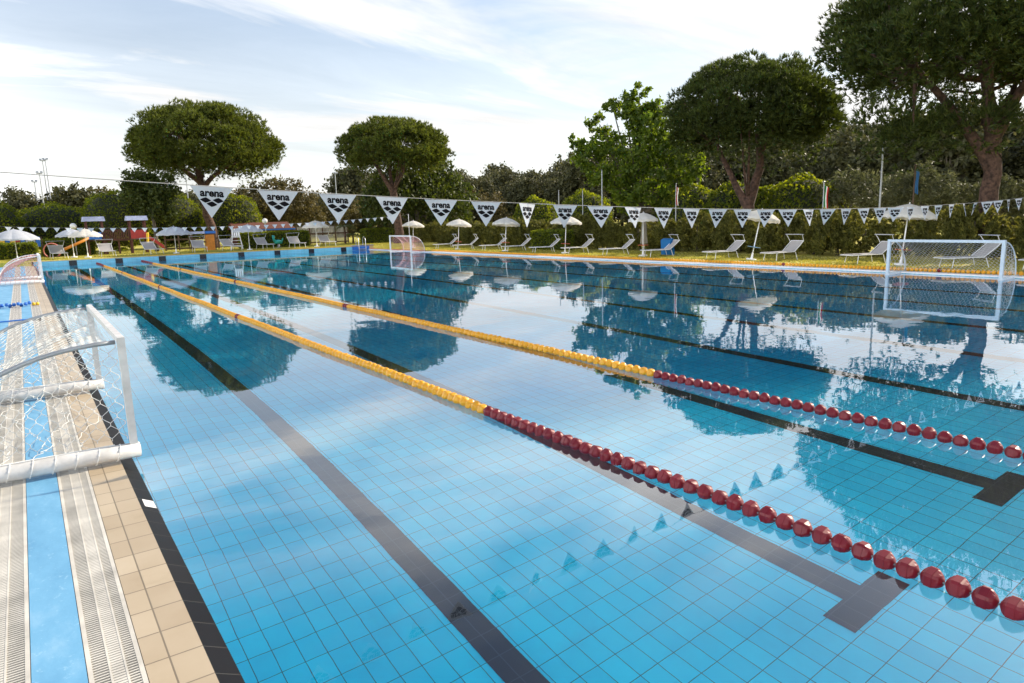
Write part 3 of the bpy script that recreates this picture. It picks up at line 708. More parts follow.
def pine(label, base, ctr, rad, z0, z1, trunk, mtl=None, lobes=95, per=75, tuft=.34, tw=.05, gr=None, fringe=0, name='umbrella_pine', bmat=None, nlimb=9, open_=0.0, extra=()):
    """flat-topped pine: branching trunk and a dome of needle tufts gathered in many small lobes"""
    mtl = mtl or pine_leaf; bx, by, bz = base; t = thing(name, label, 'pine tree', base, group=gr)
    loc = lambda p: (p[0]-bx, p[1]-by, p[2]-bz)
    m = MB()
    for path, r0, r1 in trunk:
        pts = np.array([loc(p) for p in path]); 
        # smooth the path
        tt = np.linspace(0, len(pts)-1, 4*(len(pts)-1)+1); P = np.stack([np.interp(tt, range(len(pts)), pts[:, i]) for i in range(3)], 1)
        P[1:-1] += rng.normal(0, r0*.13, P[1:-1].shape)
        m.tube([tuple(p) for p in P], list(np.linspace(r0, r1, len(P)) + (np.linspace(1, 0, len(P))**8)*r0*.35), 12, cap=False)
    tips = [loc(p[0][-1]) for p in trunk if p[2] < p[1]]
    zc = z0 + (z1-z0)*.36; up_, dn = z1-zc, zc-z0
    # lobe centres: shell of a squashed ellipsoid
    D = sphere_pts(lobes*3); D = D[D[:, 2] > -.75][:lobes]; D[:, 2] = np.sign(D[:, 2])*np.abs(D[:, 2])**.88; D = D/np.sum(np.abs(D[:, :1]**2+D[:, 1:2]**2)**1.075+np.abs(D[:, 2:])**2.15, 1, keepdims=True)**(1/2.15)
    f = rng.uniform(.70, .86, (len(D), 1)); E = np.where(D[:, 2:3] > 0, up_, dn)
    C_ = np.concatenate([D[:, :2]*rad*f, D[:, 2:3]*E*f], 1) + np.array([ctr[0]-bx, ctr[1]-by, zc-bz])
    if open_: keep = rng.random(len(C_)) > open_; C_ = C_[keep]
    for e_ in extra: C_ = np.concatenate([C_, np.array([[e_[0]-bx, e_[1]-by, e_[2]-bz]])+sphere_pts(e_[4])*e_[3]*rng.uniform(.3, 1, (e_[4], 1))*np.array([1, 1, .5])])
    lr = rad*.165*rng.uniform(.8, 1.3, len(C_))
    for i in rng.permutation(len(C_))[:nlimb*4]:
        tip = min(tips, key=lambda q_: (q_[0]-C_[i][0])**2+(q_[1]-C_[i][1])**2)
        a = Vector(tip); c = Vector(C_[i]); mid = a.lerp(c, .5) + Vector((0, 0, -.12*(c-a).length)) + Vector(rng.normal(0, .12, 3))
        rr = .045+.05*rng.random(); m.tube([a, a.lerp(mid, .6)+Vector((0, 0, -.1)), mid, c], [rr*1.2, rr, rr*.8, rr*.3], 6, cap=False)
    m.build('trunk', bmat or bark, t, True)
    P, N = [], []
    for c, r_ in zip(C_, lr):
        d = sphere_pts(per); d[:, 2] = np.abs(d[:, 2])*np.where(rng.random(per) < .78, 1, -1)
        s = np.array([1, 1, .72]); P.append(c + d*s*r_*rng.uniform(.72, 1.0, (per, 1))); N.append(unit(d*np.array([1, 1, .9])+np.array([0, 0, .75])))
    P = np.concatenate(P); N = np.concatenate(N)
    if fringe:
        a = rng.uniform(0, 2*math.pi, fringe); rr = rad*rng.uniform(.35, .98, fringe)
        P2 = np.stack([ctr[0]-bx+rr*np.cos(a), ctr[1]-by+rr*np.sin(a), z0-bz-rng.exponential(.35, fringe)+.3], 1); N2 = unit(rng.normal(0, .5, P2.shape)+np.array([0, 0, .15]))
        P = np.concatenate([P, P2]); N = np.concatenate([N, N2])
    V, F = blades(P, N, tuft, tw*.78, 8, .45); me = np_mesh('crown', V, F, 3); link('crown', me, mtl, t)
    return t
# near right pair, mid right, far middle, far left
pine('huge spreading pine with several dark limbs at the top right', (29.6, 10.4, .05), (30.5, 10.3), 7.0, 5.9, 12.4,
     [([(29.6,10.4,.0),(29.5,10.4,1.5),(29.2,10.3,3.6),(29.0,10.4,5.0)], .37, .24), ([(29.2,10.3,3.4),(28.3,11.2,5.2),(27.0,12.2,7.0)], .22, .10), ([(29.1,10.35,4.4),(29.6,9.6,6.2),(30.3,8.6,8)], .2, .09), ([(29.0,10.4,4.9),(28.9,10.6,6.5),(28.2,10.2,8.3)], .24, .1), ([(29.2,10.3,3.7),(31,10.8,5.6),(33,11,7)], .2, .08)],
     pine_dark, 260, 105, .25, .034, fringe=300, nlimb=12, extra=((27.2,12.4,4.8,1.4,8),(28.6,10.4,4.8,1.0,4)))
pine('second pine trunk at the right edge, its crown leaving the photo', (30.2, 8.7, .05), (32.8, 6.2), 5.6, 5.6, 11.0,
     [([(30.2,8.7,.0),(30.3,8.6,2),(30.9,8.1,4.5),(31.4,7.6,6)], .40, .24), ([(31.2,7.8,5.4),(32.6,6.6,7.4)], .2, .1), ([(31.0,8.0,4.8),(30.8,6.5,7.2)], .18, .08)],
     pine_dark, 170, 85, .26, .04, nlimb=8)
pine('rounded pine with a forked reddish trunk behind the leaning umbrella', (30.0, 21.6, .05), (30.4, 21.8), 4.5, 5.0, 9.6,
     [([(30.0,21.6,.0),(30.05,21.5,1.4),(30.1,21.5,2.6)], .36, .29), ([(30.1,21.5,2.5),(30.5,21.1,4.2),(30.3,21.2,6.2)], .25, .14), ([(30.05,21.5,2.3),(29.5,22.2,4.0),(29.1,22.8,5.6)], .19, .09), ([(30.4,21.1,5.0),(31.5,20.3,7)], .15, .07)],
     pine_dark, 200, 90, .24, .034, fringe=420, nlimb=9)
pine('broad flat pine standing alone at the far left, beyond the pool end', (13.35, 63.6, ZF), (13.2, 63.4), 6.4, 6.2, 12.3,
     [([(13.4,63.6,0),(13.1,63.5,2),(12.75,63.5,4.5),(12.7,63.5,6.4)], .40, .26), ([(12.7,63.5,5.4),(14.5,63,7.0),(16.4,62.6,7.8)], .2, .08), ([(12.7,63.5,6.2),(12.4,63.4,8.5)], .3, .1), ([(12.7,63.5,5.8),(10.5,63,7.6),(8.5,63,8.4)], .2, .08)],
     pine_leaf, 260, 95, .28, .045, fringe=120, nlimb=9)
pine('smaller flat topped pine behind the far right corner of the pool', (25.1, 51.6, .05), (25.1, 51.4), 4.7, 6.0, 10.1,
     [([(25.1,51.6,0),(25.0,51.5,2.5),(24.75,51.4,4.6)], .36, .28), ([(24.75,51.4,4.4),(23.4,51.2,6.4),(22.6,51.0,7.6)], .2, .09), ([(24.75,51.4,4.5),(25.6,51.2,6.3),(26.6,51.0,7.7)], .2, .09), ([(24.75,51.4,4.4),(24.5,51.6,7.6)], .18, .09)],
     pine_leaf, 190, 85, .25, .042, fringe=110, nlimb=8)

def cluster_tree(name, label, cat, base, blobs, mtl, n, size, trunk_r=.16, group=None, flat=.35, asp=.55, bm_=None, inner=.62):
    """trunk, limbs and leaves spread through several overlapping blobs (cx,cy,cz,r) relative to the base"""
    t = thing(name, label, cat, base, group=group)
    top = max(blobs, key=lambda q_: q_[3]); m = MB()
    hub = Vector((0.15*top[0], .15*top[1], max(.4, min(q_[2]-q_[3]*.8 for q_ in blobs)+.4)))
    m.tube([(0,0,-.05), hub*.5+Vector((.04, .03, 0)), hub, Vector(top[:3])], [trunk_r*1.3, trunk_r, trunk_r*.85, trunk_r*.3], 8, cap=False)
    for q_ in blobs:
        c = Vector(q_[:3]); mid = hub.lerp(c, .55)+Vector((0, 0, .1)); m.tube([hub, mid, c], [trunk_r*.5, trunk_r*.35, trunk_r*.12], 5, cap=False)
    m.build('trunk', bm_ or bark_grey, t)
    w = np.array([q_[3]**2 for q_ in blobs]); w = w/w.sum(); P, N = [], []
    for q_, k in zip(blobs, w):
        c = max(8, int(n*k)); 
        # twig clumps inside each blob
        cl = max(5, c//26); d = sphere_pts(cl); cc = d*q_[3]*rng.uniform(inner, 1.0, (cl, 1))*np.array([1, 1, .85])
        idx = rng.integers(0, cl, c); p = cc[idx]+rng.normal(0, q_[3]*.13, (c, 3)); P.append(p+np.array(q_[:3])); N.append(unit(p))
    P = np.concatenate(P); N = np.concatenate(N); P[:, 2] = np.maximum(P[:, 2], .12)
    V, F = leaves(P, size, N, flat, asp); link('crown', np_mesh('crown', V, F, 4), mtl, t)
    return t
def blobset(r, h0, h1, k, jr=.55):
    o = []
    for i in range(k):
        a = rng.uniform(0, 6.28); f = rng.uniform(.1, 1); z_ = rng.uniform(h0, h1); e = 1-abs((z_-(h0+h1)/2)/((h1-h0)/2+.01))*.45
        o.append((r*jr*f*e*math.cos(a), r*jr*f*e*math.sin(a), z_, r*rng.uniform(.42, .62)))
    return o
# light broadleaf tree left of the forked pine
cluster_tree('broadleaf_tree', 'tall loose broadleaf tree with sunlit yellow green edges left of the forked pine', 'tree', (32.6, 31.5, .05),
    [(0,0,5.6,2.0),(.4,-.6,7.4,1.5),(-.5,.9,8.9,.95),(.1,.2,9.6,.7),(0,.3,8.5,1.0),(.7,-.7,8.6,.8),(-.9,1.6,8.9,.6),(-2.3,3.4,7.0,.7),(.4,-.1,7.8,1.2),(-1.2,1.9,6.6,1.35),(-1.4,2.3,7.9,.8),(-1.8,2.9,5.8,1.2),(1.3,-2.0,6.0,1.5),(1.5,-2.6,4.6,1.3),(.2,-1.2,3.6,1.3),(-.6,1.2,4.2,1.4),(-.9,0.2,2.9,.95),(.9,-1.9,3.0,.9),(-1.7,2.0,4.7,1.0),(.6,-.9,2.2,.8)], broad_leaf, 15000, .15, .2, inner=.45)
# dark rounded tree under the far left pine, and the dark mass below the far middle pine
cluster_tree('dark_tree', 'small dark rounded tree just below the far left pine crown', 'tree', (8.3, 60.5, ZF), [(0,0,4.5,1.5),(-.8,0,5.3,1.2),(.9,.1,5.1,1.3),(.2,0,3.4,1.2),(1.0,0,2.9,.9),(-1.0,.2,4.2,1.1)], pine_dark, 9000, .13, .14)
cluster_tree('dark_tree', 'broad dark tree filling the space behind the far middle pine', 'tree', (29.5, 56.5, .05), [(0,0,4.6,2.6),(3.0,.8,4.9,2.4),(-3.0,-.6,4.8,2.3),(5.2,1.2,4.3,1.9),(1.2,0,3.0,2.2),(-4.0,-.8,3.4,1.9),(3.8,.6,2.6,2.0),(-.6,0,6.2,1.7),(2.6,.4,6.4,1.5)], pine_dark, 16000, .17, .3)
cluster_tree('broadleaf_tree', 'brownish green feathery tree behind the umbrella at the far end', 'tree', (22.6, 74.0, ZF), [(0,0,3.6,2.3),(-2,0,3.8,1.9),(2.1,0,3.9,2.0),(-.8,0,5.4,1.5),(1.0,0,5.6,1.4),(-3.2,0,2.6,1.6),(3.2,0,2.7,1.6),(0,0,2.0,1.9),(-2.3,0,5.6,.9)], brown_leaf, 14000, .15, .2)
# clipped, sunlit rounded shrubs
def dome(name, label, base, rx, h, mtl, n=5200, size=.10, group=None, stem=.5):
    t = thing(name, label, 'shrub', base, group=group)
    d = sphere_pts(n); lump = 1+.05*np.sin(d[:, :1]*9+base[0])+.05*np.sin(d[:, 1:2]*8+base[1])+.03*np.sin(d[:, 2:3]*13)
    P = d*np.array([rx, rx, (h-stem)*.56])*lump*rng.uniform(.93, 1.03, (n, 1))+np.array([0, 0, stem+(h-stem)*.46]); P[:, 2] = np.maximum(P[:, 2], .10)
    V, F = leaves(P, size, d, .45, .55); V = V.reshape(-1, 3); link('crown', np_mesh('crown', V, F, 4), mtl, t)
    m = MB(); m.lathe([(stem*.9, .05)]+[(stem+(h-stem)*(.46-.50*math.cos(a)), rx*.88*math.sin(a)) for a in np.linspace(.25, 2.9, 12)]+[(h*.94, .01)], 18); m.build('dark_core', leaf_core, t)  # solid dark core added so the shrub can't be seen through
    m = MB(); m.tube([(0,0,-.05), (0.02,0,stem*.6), (0,0,stem+.3)], [.12, .09, .08], 8); m.build('trunk', bark_grey, t)
    return t
for x, y, r_, h, lab in ((2.0, 69, 2.9, 4.0, 'wide low clipped shrub behind the far left umbrellas'), (6.3, 67, 2.6, 4.9, 'rounded sunlit shrub behind the red play tower'), (11.3, 70, 2.6, 4.9, 'rounded sunlit shrub just left of the far pine trunk'),
                         (16.3, 68, 2.35, 4.7, 'rounded sunlit shrub just right of the far pine trunk'), (-2.6, 66, 2.6, 4.3, 'rounded sunlit shrub at the left edge of the photo')):
    dome('round_shrub', lab, (x, y, ZF), r_, h, clip_leaf, group='clipped rounded shrubs at the far end')
for y, r_, h, lab in ((28.4, 1.9, 3.35, 'clipped dome shrub behind the red flag pole'), (25.2, 1.75, 3.4, 'clipped dome shrub directly left of the forked pine trunk'), (23.2, 1.3, 3.0, 'clipped dome shrub directly right of the forked pine trunk'),
                      (20.9, 2.0, 3.45, 'wide clipped dome shrub left of the italian flag'), (38.5, 1.9, 3.5, 'clipped dome shrub behind the grey pole in mid lawn'), (44.5, 1.8, 3.3, 'clipped dome shrub farthest back behind the right hedge')):
    dome('round_shrub', lab, (34, y, .05), r_, h+.25, clip_leaf, group='clipped dome shrubs behind the right hedge')
# olive trees
def olive(label, base, r_, h):
    cluster_tree('olive_tree', label, 'olive tree', base, [(0,0,h*.62,r_*.75),(-.3*r_,.45*r_,h*.7,r_*.6),(.3*r_,-.5*r_,h*.68,r_*.6),(.1*r_,.1*r_,h*.84,r_*.5),(-.2*r_,.7*r_,h*.55,r_*.5),(.3*r_,-.75*r_,h*.52,r_*.5)], olive_leaf, 7000, .12, .12, asp=.22, group='olive trees behind the right hedge')
olive('rounded silvery olive tree behind the italian flag', (34.0, 18.2, .05), 1.75, 3.95)
olive('spiky silvery olive tree behind the nearest umbrella', (34.0, 14.9, .05), 1.5, 4.0)
olive('dull green olive tree between the silvery one and the right pines', (35.5, 12.2, .05), 1.3, 3.3)
# conifer hedge row behind the loungers
def conifer(base, h, r_, label, group):
    t = thing('hedge_conifer', label, 'conifer', base, group=group); n = 3400
    k = 150; d = rng.uniform(0, 6.28, k); z_ = rng.beta(1.1, 1.2, k)*h; rr = r_*(1-.60*(z_/h)**1.8)*rng.uniform(.55, 1.12, k)*(1+.16*np.sin(d*3+z_*4))
    C_ = np.stack([rr*np.cos(d), rr*np.sin(d), z_+.06], 1); O_ = unit(np.stack([np.cos(d), np.sin(d), rng.uniform(.5, 1.8, k)], 1))
    q_ = rng.integers(0, k, n); t_ = rng.uniform(0, 1, (n, 1)); P = C_[q_]+O_[q_]*t_*.34+rng.normal(0, .055, (n, 3))*(1.25-t_); P[:, 2] = np.maximum(P[:, 2], .05)
    V, F = blades(P, O_[q_]+np.array([0, 0, .2]), .15, .032, 3, .6); link('foliage', np_mesh('foliage', V, F, 3), conifer_leaf, t)
    m = MB(); m.tube([(0,0,-.05),(0,0,h*.85)], [.07, .02], 6); m.build('stem', bark_grey, t); return t
protos = []
HG = 'dark conifers of the hedge behind the right loungers'; HL = 'one of the dark bushy conifers of the hedge behind the right loungers'
y = 1.5; i = 0
while y < 57:
    x = 28.5 + rng.normal(0, .18); sc = rng.uniform(.82, 1.22)
    if len(protos) < 4: protos.append(conifer((x, y, .05), 1.45, 1.0, HL, HG)); protos[-1].scale = (1, 1, sc)
    else: dup(protos[i % 4], (x, y, .05), rng.uniform(0, 6.28), scale=(1, 1, sc))
    y += 1.28+rng.normal(0, .16); i += 1
# clipped box hedges
def box_hedge(label, x0, x1, y0, y1, z0, h, mtl=None):
    mtl = mtl or clip_leaf; t = thing('clipped_hedge', label, 'hedge', ((x0+x1)/2, (y0+y1)/2, z0)); a, c = (x1-x0)/2, (y1-y0)/2
    areas = [2*a*h, 2*a*h, 2*c*h, 2*c*h, 4*a*c]; n = int(min(9000, sum(areas)*420)); k = rng.choice(5, n, p=np.array(areas)/sum(areas))
    u = rng.uniform(-1, 1, n); v = rng.uniform(0, 1, n); P = np.zeros((n, 3)); N = np.zeros((n, 3))
    for j in range(5):
        s = k == j
        if j < 2: P[s] = np.stack([u[s]*a, np.full(s.sum(), (-c, c)[j]), v[s]*h], 1); N[s] = (0, (-1, 1)[j], 0)
        elif j < 4: P[s] = np.stack([np.full(s.sum(), (-a, a)[j-2]), u[s]*c, v[s]*h], 1); N[s] = ((-1, 1)[j-2], 0, 0)
        else: P[s] = np.stack([u[s]*a, (v[s]*2-1)*c, np.full(s.sum(), h)], 1); N[s] = (0, 0, 1)
    P += rng.normal(0, .045, P.shape); P[:, 2] = np.maximum(P[:, 2], .06)
    V, F = leaves(P, .075, N, .4, .55); link('foliage', np_mesh('foliage', V, F, 4), mtl, t)
    m = MB(); m.cbox(-a+.05, a-.05, -c+.05, c-.05, 0, h-.05, .06); m.build('dark_core', leaf_core, t); return t  # added dark block inside the hedge, closes gaps between leaves
box_hedge('dark clipped hedge behind the pink hoop and yellow chute at the far end', .75, 3.9, 58.6, 59.8, ZF, 1.15)
box_hedge('dark clipped hedge at the far left edge below the colourful windbreak', -5, .35, 56.6, 57.6, ZF, 1.0)
box_hedge('long clipped hedge with a bright top behind the teal toy', 13.9, 19.3, 56.6, 57.8, ZF, 1.2)
box_hedge('small clipped block hedge by the ladder in the far right corner', 23.7, 26.2, 55.0, 56.2, ZF, 1.2)
box_hedge('low clipped box hedge behind a lounger on the right lawn', 26.2, 27.0, 31.6, 34.8, .05, 1.15)
# background woods: individual trees, copies of a few crowns
WG = 'dark trees of the wood behind the right lawn'; WL = 'one of the dull dark trees of the wood rising behind the right hedge and shrubs'
wp = []
for k in range(4):
    t = cluster_tree('woodland_tree', WL, 'tree', (0, 0, 0), [(q_[0], q_[1], q_[2], q_[3]) for q_ in blobset(4.2, 2.2, 8.3, 15)], wood_leaf, 8500, .24, .22, WG, inner=.5); wp.append(t)
spots = []
for row, (x0, dh) in enumerate(((70, .98), (80, 1.2), (92, 1.36))):
    y = 4.0+row*3
    while y < 158: spots.append((x0+rng.normal(0, 1.8), y, dh*rng.uniform(.84, 1.15))); y += 5.3+rng.normal(0, .7)
for x in np.arange(40, 70, 6.5): spots.append((x+rng.normal(0, 1), 100+rng.normal(0, 3), 1.05*rng.uniform(.9, 1.05)))
for i, (x, y, s) in enumerate(spots):
    if i < 4: wp[i].location = (x, y, .05); wp[i].scale = (s, s, s)
    else: dup(wp[i % 4], (x, y, .05), rng.uniform(0, 6.28), scale=(s, s, s))
LG = 'trees of the belt behind the far end'; LL = 'one of the hazy green brown trees of the belt along the far left skyline'
lp = []
for k in range(3):
    lp.append(cluster_tree('belt_tree', LL, 'tree', (0, 0, 0), blobset(3.3, 1.4, 5.2, 12), brown_leaf if k == 0 else wood_leaf, 6500, .2, .18, LG, inner=.5))
i = 0
for row, (y0, s0) in enumerate(((90, 1.0), (98, 1.12))):
    x = -16.0+row*2
    while x < 62:
        s = s0*rng.uniform(.85, 1.1); p = (x, y0+rng.normal(0, 1.5), ZF)
        if i < 3: lp[i].location = p; lp[i].scale = (s, s, s)
        else: dup(lp[i % 3], p, rng.uniform(0, 6.28), scale=(s, s, s))
        x += 4.4+rng.normal(0, .5); i += 1
# grass blades on the lawns
n = 26000; gx = rng.uniform(W+.5, 27.2, n); gy = rng.uniform(-1, 55, n); P = np.stack([gx, gy, np.where(gy > L, ZF-.01, .05)], 1)
n2 = 14000; P2 = np.stack([rng.uniform(-4, 27, n2), rng.uniform(L+.45, 66, n2), np.full(n2, ZF-.012)], 1); P = np.concatenate([P, P2])
P = P[(np.sin(P[:, 0]*1.9+2*np.sin(P[:, 1]*.7))+rng.normal(0, .7, len(P))) > -.7]
V, F = blades(P, np.tile([0, 0, 1.], (len(P), 1)), .075, .010, 4, .5); link('grass', np_mesh('grass', V, F, 3), grass_mat, kind='stuff')

# ------------------------------------------------------------------ far end: playground, stalls, poles
canopy_blue = plain('play_roof', (0.38, 0.42, 0.62), 0.5); red_paint = plain('red_paint', (0.36, 0.03, 0.025), 0.4); yel_paint = plain('yellow_paint', (0.75, 0.48, 0.03), 0.4)
orange_paint = plain('orange_paint', (0.60, 0.22, 0.03), 0.4); blue_paint = plain('blue_paint', (0.02, 0.14, 0.50), 0.4); teal_paint = plain('teal_paint', (0.02, 0.32, 0.30), 0.4)
t = thing('playground', 'wooden playground with two roofed towers, slatted bridge and red slide at the far left', 'playground', (5.4, 58.6, ZF))
for cx_ in (-1.35, 1.45):
    for sx_ in (-.5, .5):
        for sy in (-.45, .45):
            m = MB(); m.box(cx_+sx_-.055, cx_+sx_+.055, sy-.055, sy+.055, 0, 2.42); m.build('post', wood_dark, t)
    m = MB(); m.box(cx_-.62, cx_+.62, -.56, .56, 1.0, 1.07); m.build('platform', wood_brown, t)
    m = MB(); m.add([(cx_-.72,-.62,2.42),(cx_+.72,-.62,2.42),(cx_+.72,.62,2.42),(cx_-.72,.62,2.42),(cx_-.66,-.55,2.75),(cx_+.66,-.55,2.75),(cx_+.66,.55,2.75),(cx_-.66,.55,2.75)], [(0,3,2,1),(4,5,6,7),(0,1,5,4),(1,2,6,5),(2,3,7,6),(3,0,4,7)]); m.build('roof', canopy_blue, t)
m = MB()
for k in range(14): m.box(-.76+k*.115, -.70+k*.115, -.50, -.46, 1.02, 1.78)
m.box(-.8, .9, -.47, -.42, 1.70, 1.78); m.box(-.8, .9, -.47, -.42, 1.02, 1.10); m.build('railing', wood_dark, t)
m = MB(); m.box(-.8, .9, -.42, .42, .95, 1.02); m.build('bridge', wood_brown, t)
for x in (-.7, .1, .9):
    m = MB(); m.box(x-.06, x+.06, -.3, -.18, 0, .95); m.build('bridge_post', wood_dark, t)
m = MB(); m.cbox(.92, 1.98, -.53, -.49, 1.08, 1.72, .01); m.build('panel', red_paint, t)
m = MB()
for s in (-.28, .28): m.add([(2.0,s-.02-.1,1.15),(2.0,s+.02-.1,1.15),(3.1,s+.02-.1,.25),(3.1,s-.02-.1,.25),(2.0,s-.02-.1,1.42),(2.0,s+.02-.1,1.42),(3.1,s+.02-.1,.5),(3.1,s-.02-.1,.5)], [(0,1,2,3),(4,7,6,5),(0,4,5,1),(1,5,6,2),(2,6,7,3),(3,7,4,0)])
m.add([(2.0,-.38,1.12),(2.0,.18,1.12),(3.2,.18,.22),(3.2,-.38,.22),(2.0,-.38,1.16),(2.0,.18,1.16),(3.2,.18,.26),(3.2,-.38,.26)], [(0,3,2,1),(4,5,6,7),(0,1,5,4),(1,2,6,5),(2,3,7,6),(3,0,4,7)]); m.build('slide', red_paint, t)
m = MB(); m.tube([(1.98,-.6,.75),(2.02,-.6,1.45),(2.1,-.6,1.5)], [.08,.10,.02], 10); m.build('yellow_handle', yel_paint, t)
m = MB(); m.tube([(-1.75,-.62,1.28),(-2.3,-.9,1.0),(-3.4,-1.2,.52)], .10, 10); m.build('chute', orange_paint, t, True)
m = MB(); m.cbox(-2.0, -1.0, -.75, -.50, 1.12, 1.62, .03); m.build('blue_panel', blue_paint, t)
t = thing('hoop', 'pink round play hoop standing before the dark clipped hedge at the far left', 'hoop', (1.25, 57.4, ZF))
m = MB(); m.tube([(.5*math.cos(a), 0, .45+.5*math.sin(a)) for a in np.linspace(-.9, 4.05, 26)], .045, 8); m.build('ring', plain('pink_paint', (.48, .16, .12), .5), t, True)
m = MB(); m.box(-.4, .4, -.15, .15, 0, .06); m.build('base', wood_brown, t)
t = thing('toy_rider', 'teal spring toy animal in front of the long clipped hedge', 'spring toy', (16.3, 55.2, ZF), rz=.3)
m = MB(); m.tube([(-.36,0,.42),(-.1,0,.48),(.12,0,.46),(.30,0,.42)], [.10,.17,.16,.12], 10); m.tube([(-.3,0,.46),(-.42,0,.72),(-.40,0,.92),(-.52,0,.95)], [.11,.09,.11,.05], 10); m.tube([(.25,0,.44),(.42,0,.66),(.40,0,.75)], [.08,.05,.02], 8); m.build('body', teal_paint, t, True)
m = MB(); m.tube([(.09*math.cos(a), .09*math.sin(a), .04+a*.0105) for a in np.linspace(0, 28, 80)], .015, 5); m.build('spring', steel, t)
m = MB(); m.lathe([(0, .2), (.04, .2), (.045, .02)], 16); m.build('base', grey_metal, t)
t = thing('stall', 'small stall with a blue and white roof left of the leaning pine trunk', 'stall', (11.1, 57.4, ZF))
m = MB(); m.box(-.95, .15, -.4, .4, 1.28, 1.46); m.build('white_awning', canopy_blue, t)
m = MB(); m.box(.152, .95, -.4, .4, 1.28, 1.47); m.build('blue_awning', blue_paint, t)
for sx_ in (-.88, .88):
    for sy in (-.34, .34):
        m = MB(); m.box(sx_-.03, sx_+.03, sy-.03, sy+.03, 0, 1.28); m.build('post', wood_brown, t)
m = MB(); m.box(.25, .84, -.3, .3, 0, 1.2); m.build('cabinet', orange_paint, t)
m = MB(); m.cbox(-.84, .2, -.3, .3, .62, .68, .01); m.build('counter', wood_brown, t)
t = thing('lifeguard_chair', 'white high lifeguard chair between the pine trunk and the clipped hedge', 'chair', (13.35, 56.2, ZF), rz=-.2)
for sx_ in (-1, 1):
    for sy in (-1, 1):
        m = MB(); m.tube([(sx_*.42, sy*.42, 0), (sx_*.27, sy*.25, 1.05), (sx_*.26, sy*.25 if sy < 0 else .27, 1.05 if sy < 0 else 1.62)], .03, 6); m.build('leg', white_paint, t)
m = MB(); m.box(-.3, .3, -.28, .28, .96, 1.02); m.build('seat', white_paint, t)
m = MB()
for k in range(4): m.box(-.28+k*.15, -.17+k*.15, .25, .28, 1.03, 1.6)
m.build('backrest', white_paint, t)
m = MB()
for k in range(4): m.tube([(-.40+k*.04, -.40+k*.045, .2+k*.24), (.40-k*.04, -.40+k*.045, .2+k*.24)], .018, 6)
m.build('ladder_rungs', white_paint, t)
# fences at the far end
def rail_fence(label, x0, x1, y, h, step, post, panel=None, w=.1):
    t = thing('fence', label, 'fence', (x0, y, ZF)); n = int((x1-x0)/step)+1
    for k in range(n):
        m = MB(); m.box(k*step-w/2, k*step+w/2, -w/2, w/2, 0, h); m.build('post', post, t)
    m = MB(); m.box(0, (n-1)*step, w/2+.002, w/2+.05, h*.52, h*.60); m.box(0, (n-1)*step, w/2+.002, w/2+.05, h*.06, h*.12); m.build('rail', post, t)
    if panel:
        m = MB(); s = .12
        for k in range(int((n-1)*step/s)): m.box(k*s, k*s+.07, w/2+.052, w/2+.075, .05, h*.95)
        m.build('pickets', panel, t)
    return t
rail_fence('dark wooden post fence between the red slide and the far pine', 8.9, 13.2, 60.2, 1.55, 1.0, wood_brown)
rail_fence('pale picket fence with grey posts at the far end, behind the small palm', 19.7, 24.6, 61.0, 1.65, 1.2, wood_brown, plain('pale_wood', (.42, .41, .37), .8))
t = thing('hut', 'low brick red hut roof line behind the long clipped hedge', 'hut', (17.8, 66.0, ZF))
m = MB(); m.box(-2.4, 2.6, -1.5, 1.5, 0, 1.5); m.build('wall', plain('hut_wall', (.10, .03, .02), .8), t)
m = MB(); m.add([(-2.7,-1.8,1.5),(2.9,-1.8,1.5),(2.9,1.8,1.5),(-2.7,1.8,1.5),(-2.5,0,2.1),(2.7,0,2.1)], [(0,1,5,4),(2,3,4,5),(0,4,3),(1,2,5),(0,3,2,1)]); m.build('roof', plain('roof_tiles', (.13, .042, .026), .85, bmp=.4, scale=14), t)
m = MB(); m.box(-2.7, 2.9, -1.93, -1.82, 1.36, 1.47); m.build('gutter', blue_paint, t)
# colourful windbreak panels at the far left edge
t = thing('windbreak', 'row of red, yellow and blue cloth panels above the far left hedge', 'windbreak', (-2.2, 58.4, ZF))
cols = [red_paint, orange_paint, yel_paint, blue_paint, yel_paint, red_paint, blue_paint, canvas_grey, canvas_grey, blue_paint]
for k, c in enumerate(cols):
    m = MB(); m.box(k*.29, k*.29+.26, -.02, .02, .75+.05*math.sin(k*2.1), 1.45); m.build('panel', c, t)
m = MB(); m.box(-.1, 3.0, .022, .06, 1.38, 1.43); m.box(-.1, -.04, .022, .08, 0, 1.45); m.box(2.94, 3.0, .022, .08, 0, 1.45); m.build('rack', wood_brown, t)
# small palms
def palm(label, base, h, r_, k):
    t = thing('palm', label, 'palm', base); m = MB(); m.tube([(0,0,-.05),(.03,.02,h*.5),(0,0,h)], [.11,.09,.07], 8); m.build('trunk', bark, t)
    f = MB()
    for i in range(k):
        a = i*2.399+rng.normal(0, .15); e = rng.uniform(.2, 1.0); d = Vector((math.cos(a), math.sin(a), 0)); s = Vector((-math.sin(a), math.cos(a), 0))
        sp = [Vector((0,0,h))+d*r_*q_+Vector((0,0,r_*(e*q_-(.55+e*.55)*q_*q_))) for q_ in np.linspace(0, 1, 9)]
        for j in range(1, 9):
            for sd_ in (-1, 1):
                p0 = sp[j]; ln = r_*.34*math.sin(math.pi*(j/9)**.8)+.05; p1 = p0+s*sd_*ln+d*ln*.5+Vector((0,0,-ln*.35)); f.add([p0, p0+d*.06, p1], [(0,1,2)])
            f.add([sp[j-1]-s*.012, sp[j-1]+s*.012, sp[j]+s*.009, sp[j]-s*.009], [(0,1,2,3)])
    f.build('fronds', palm_leaf, t); return t
palm('small sunlit fan palm beside the picket fence at the far end', (23.0, 58.0, ZF), 1.5, .95, 22)
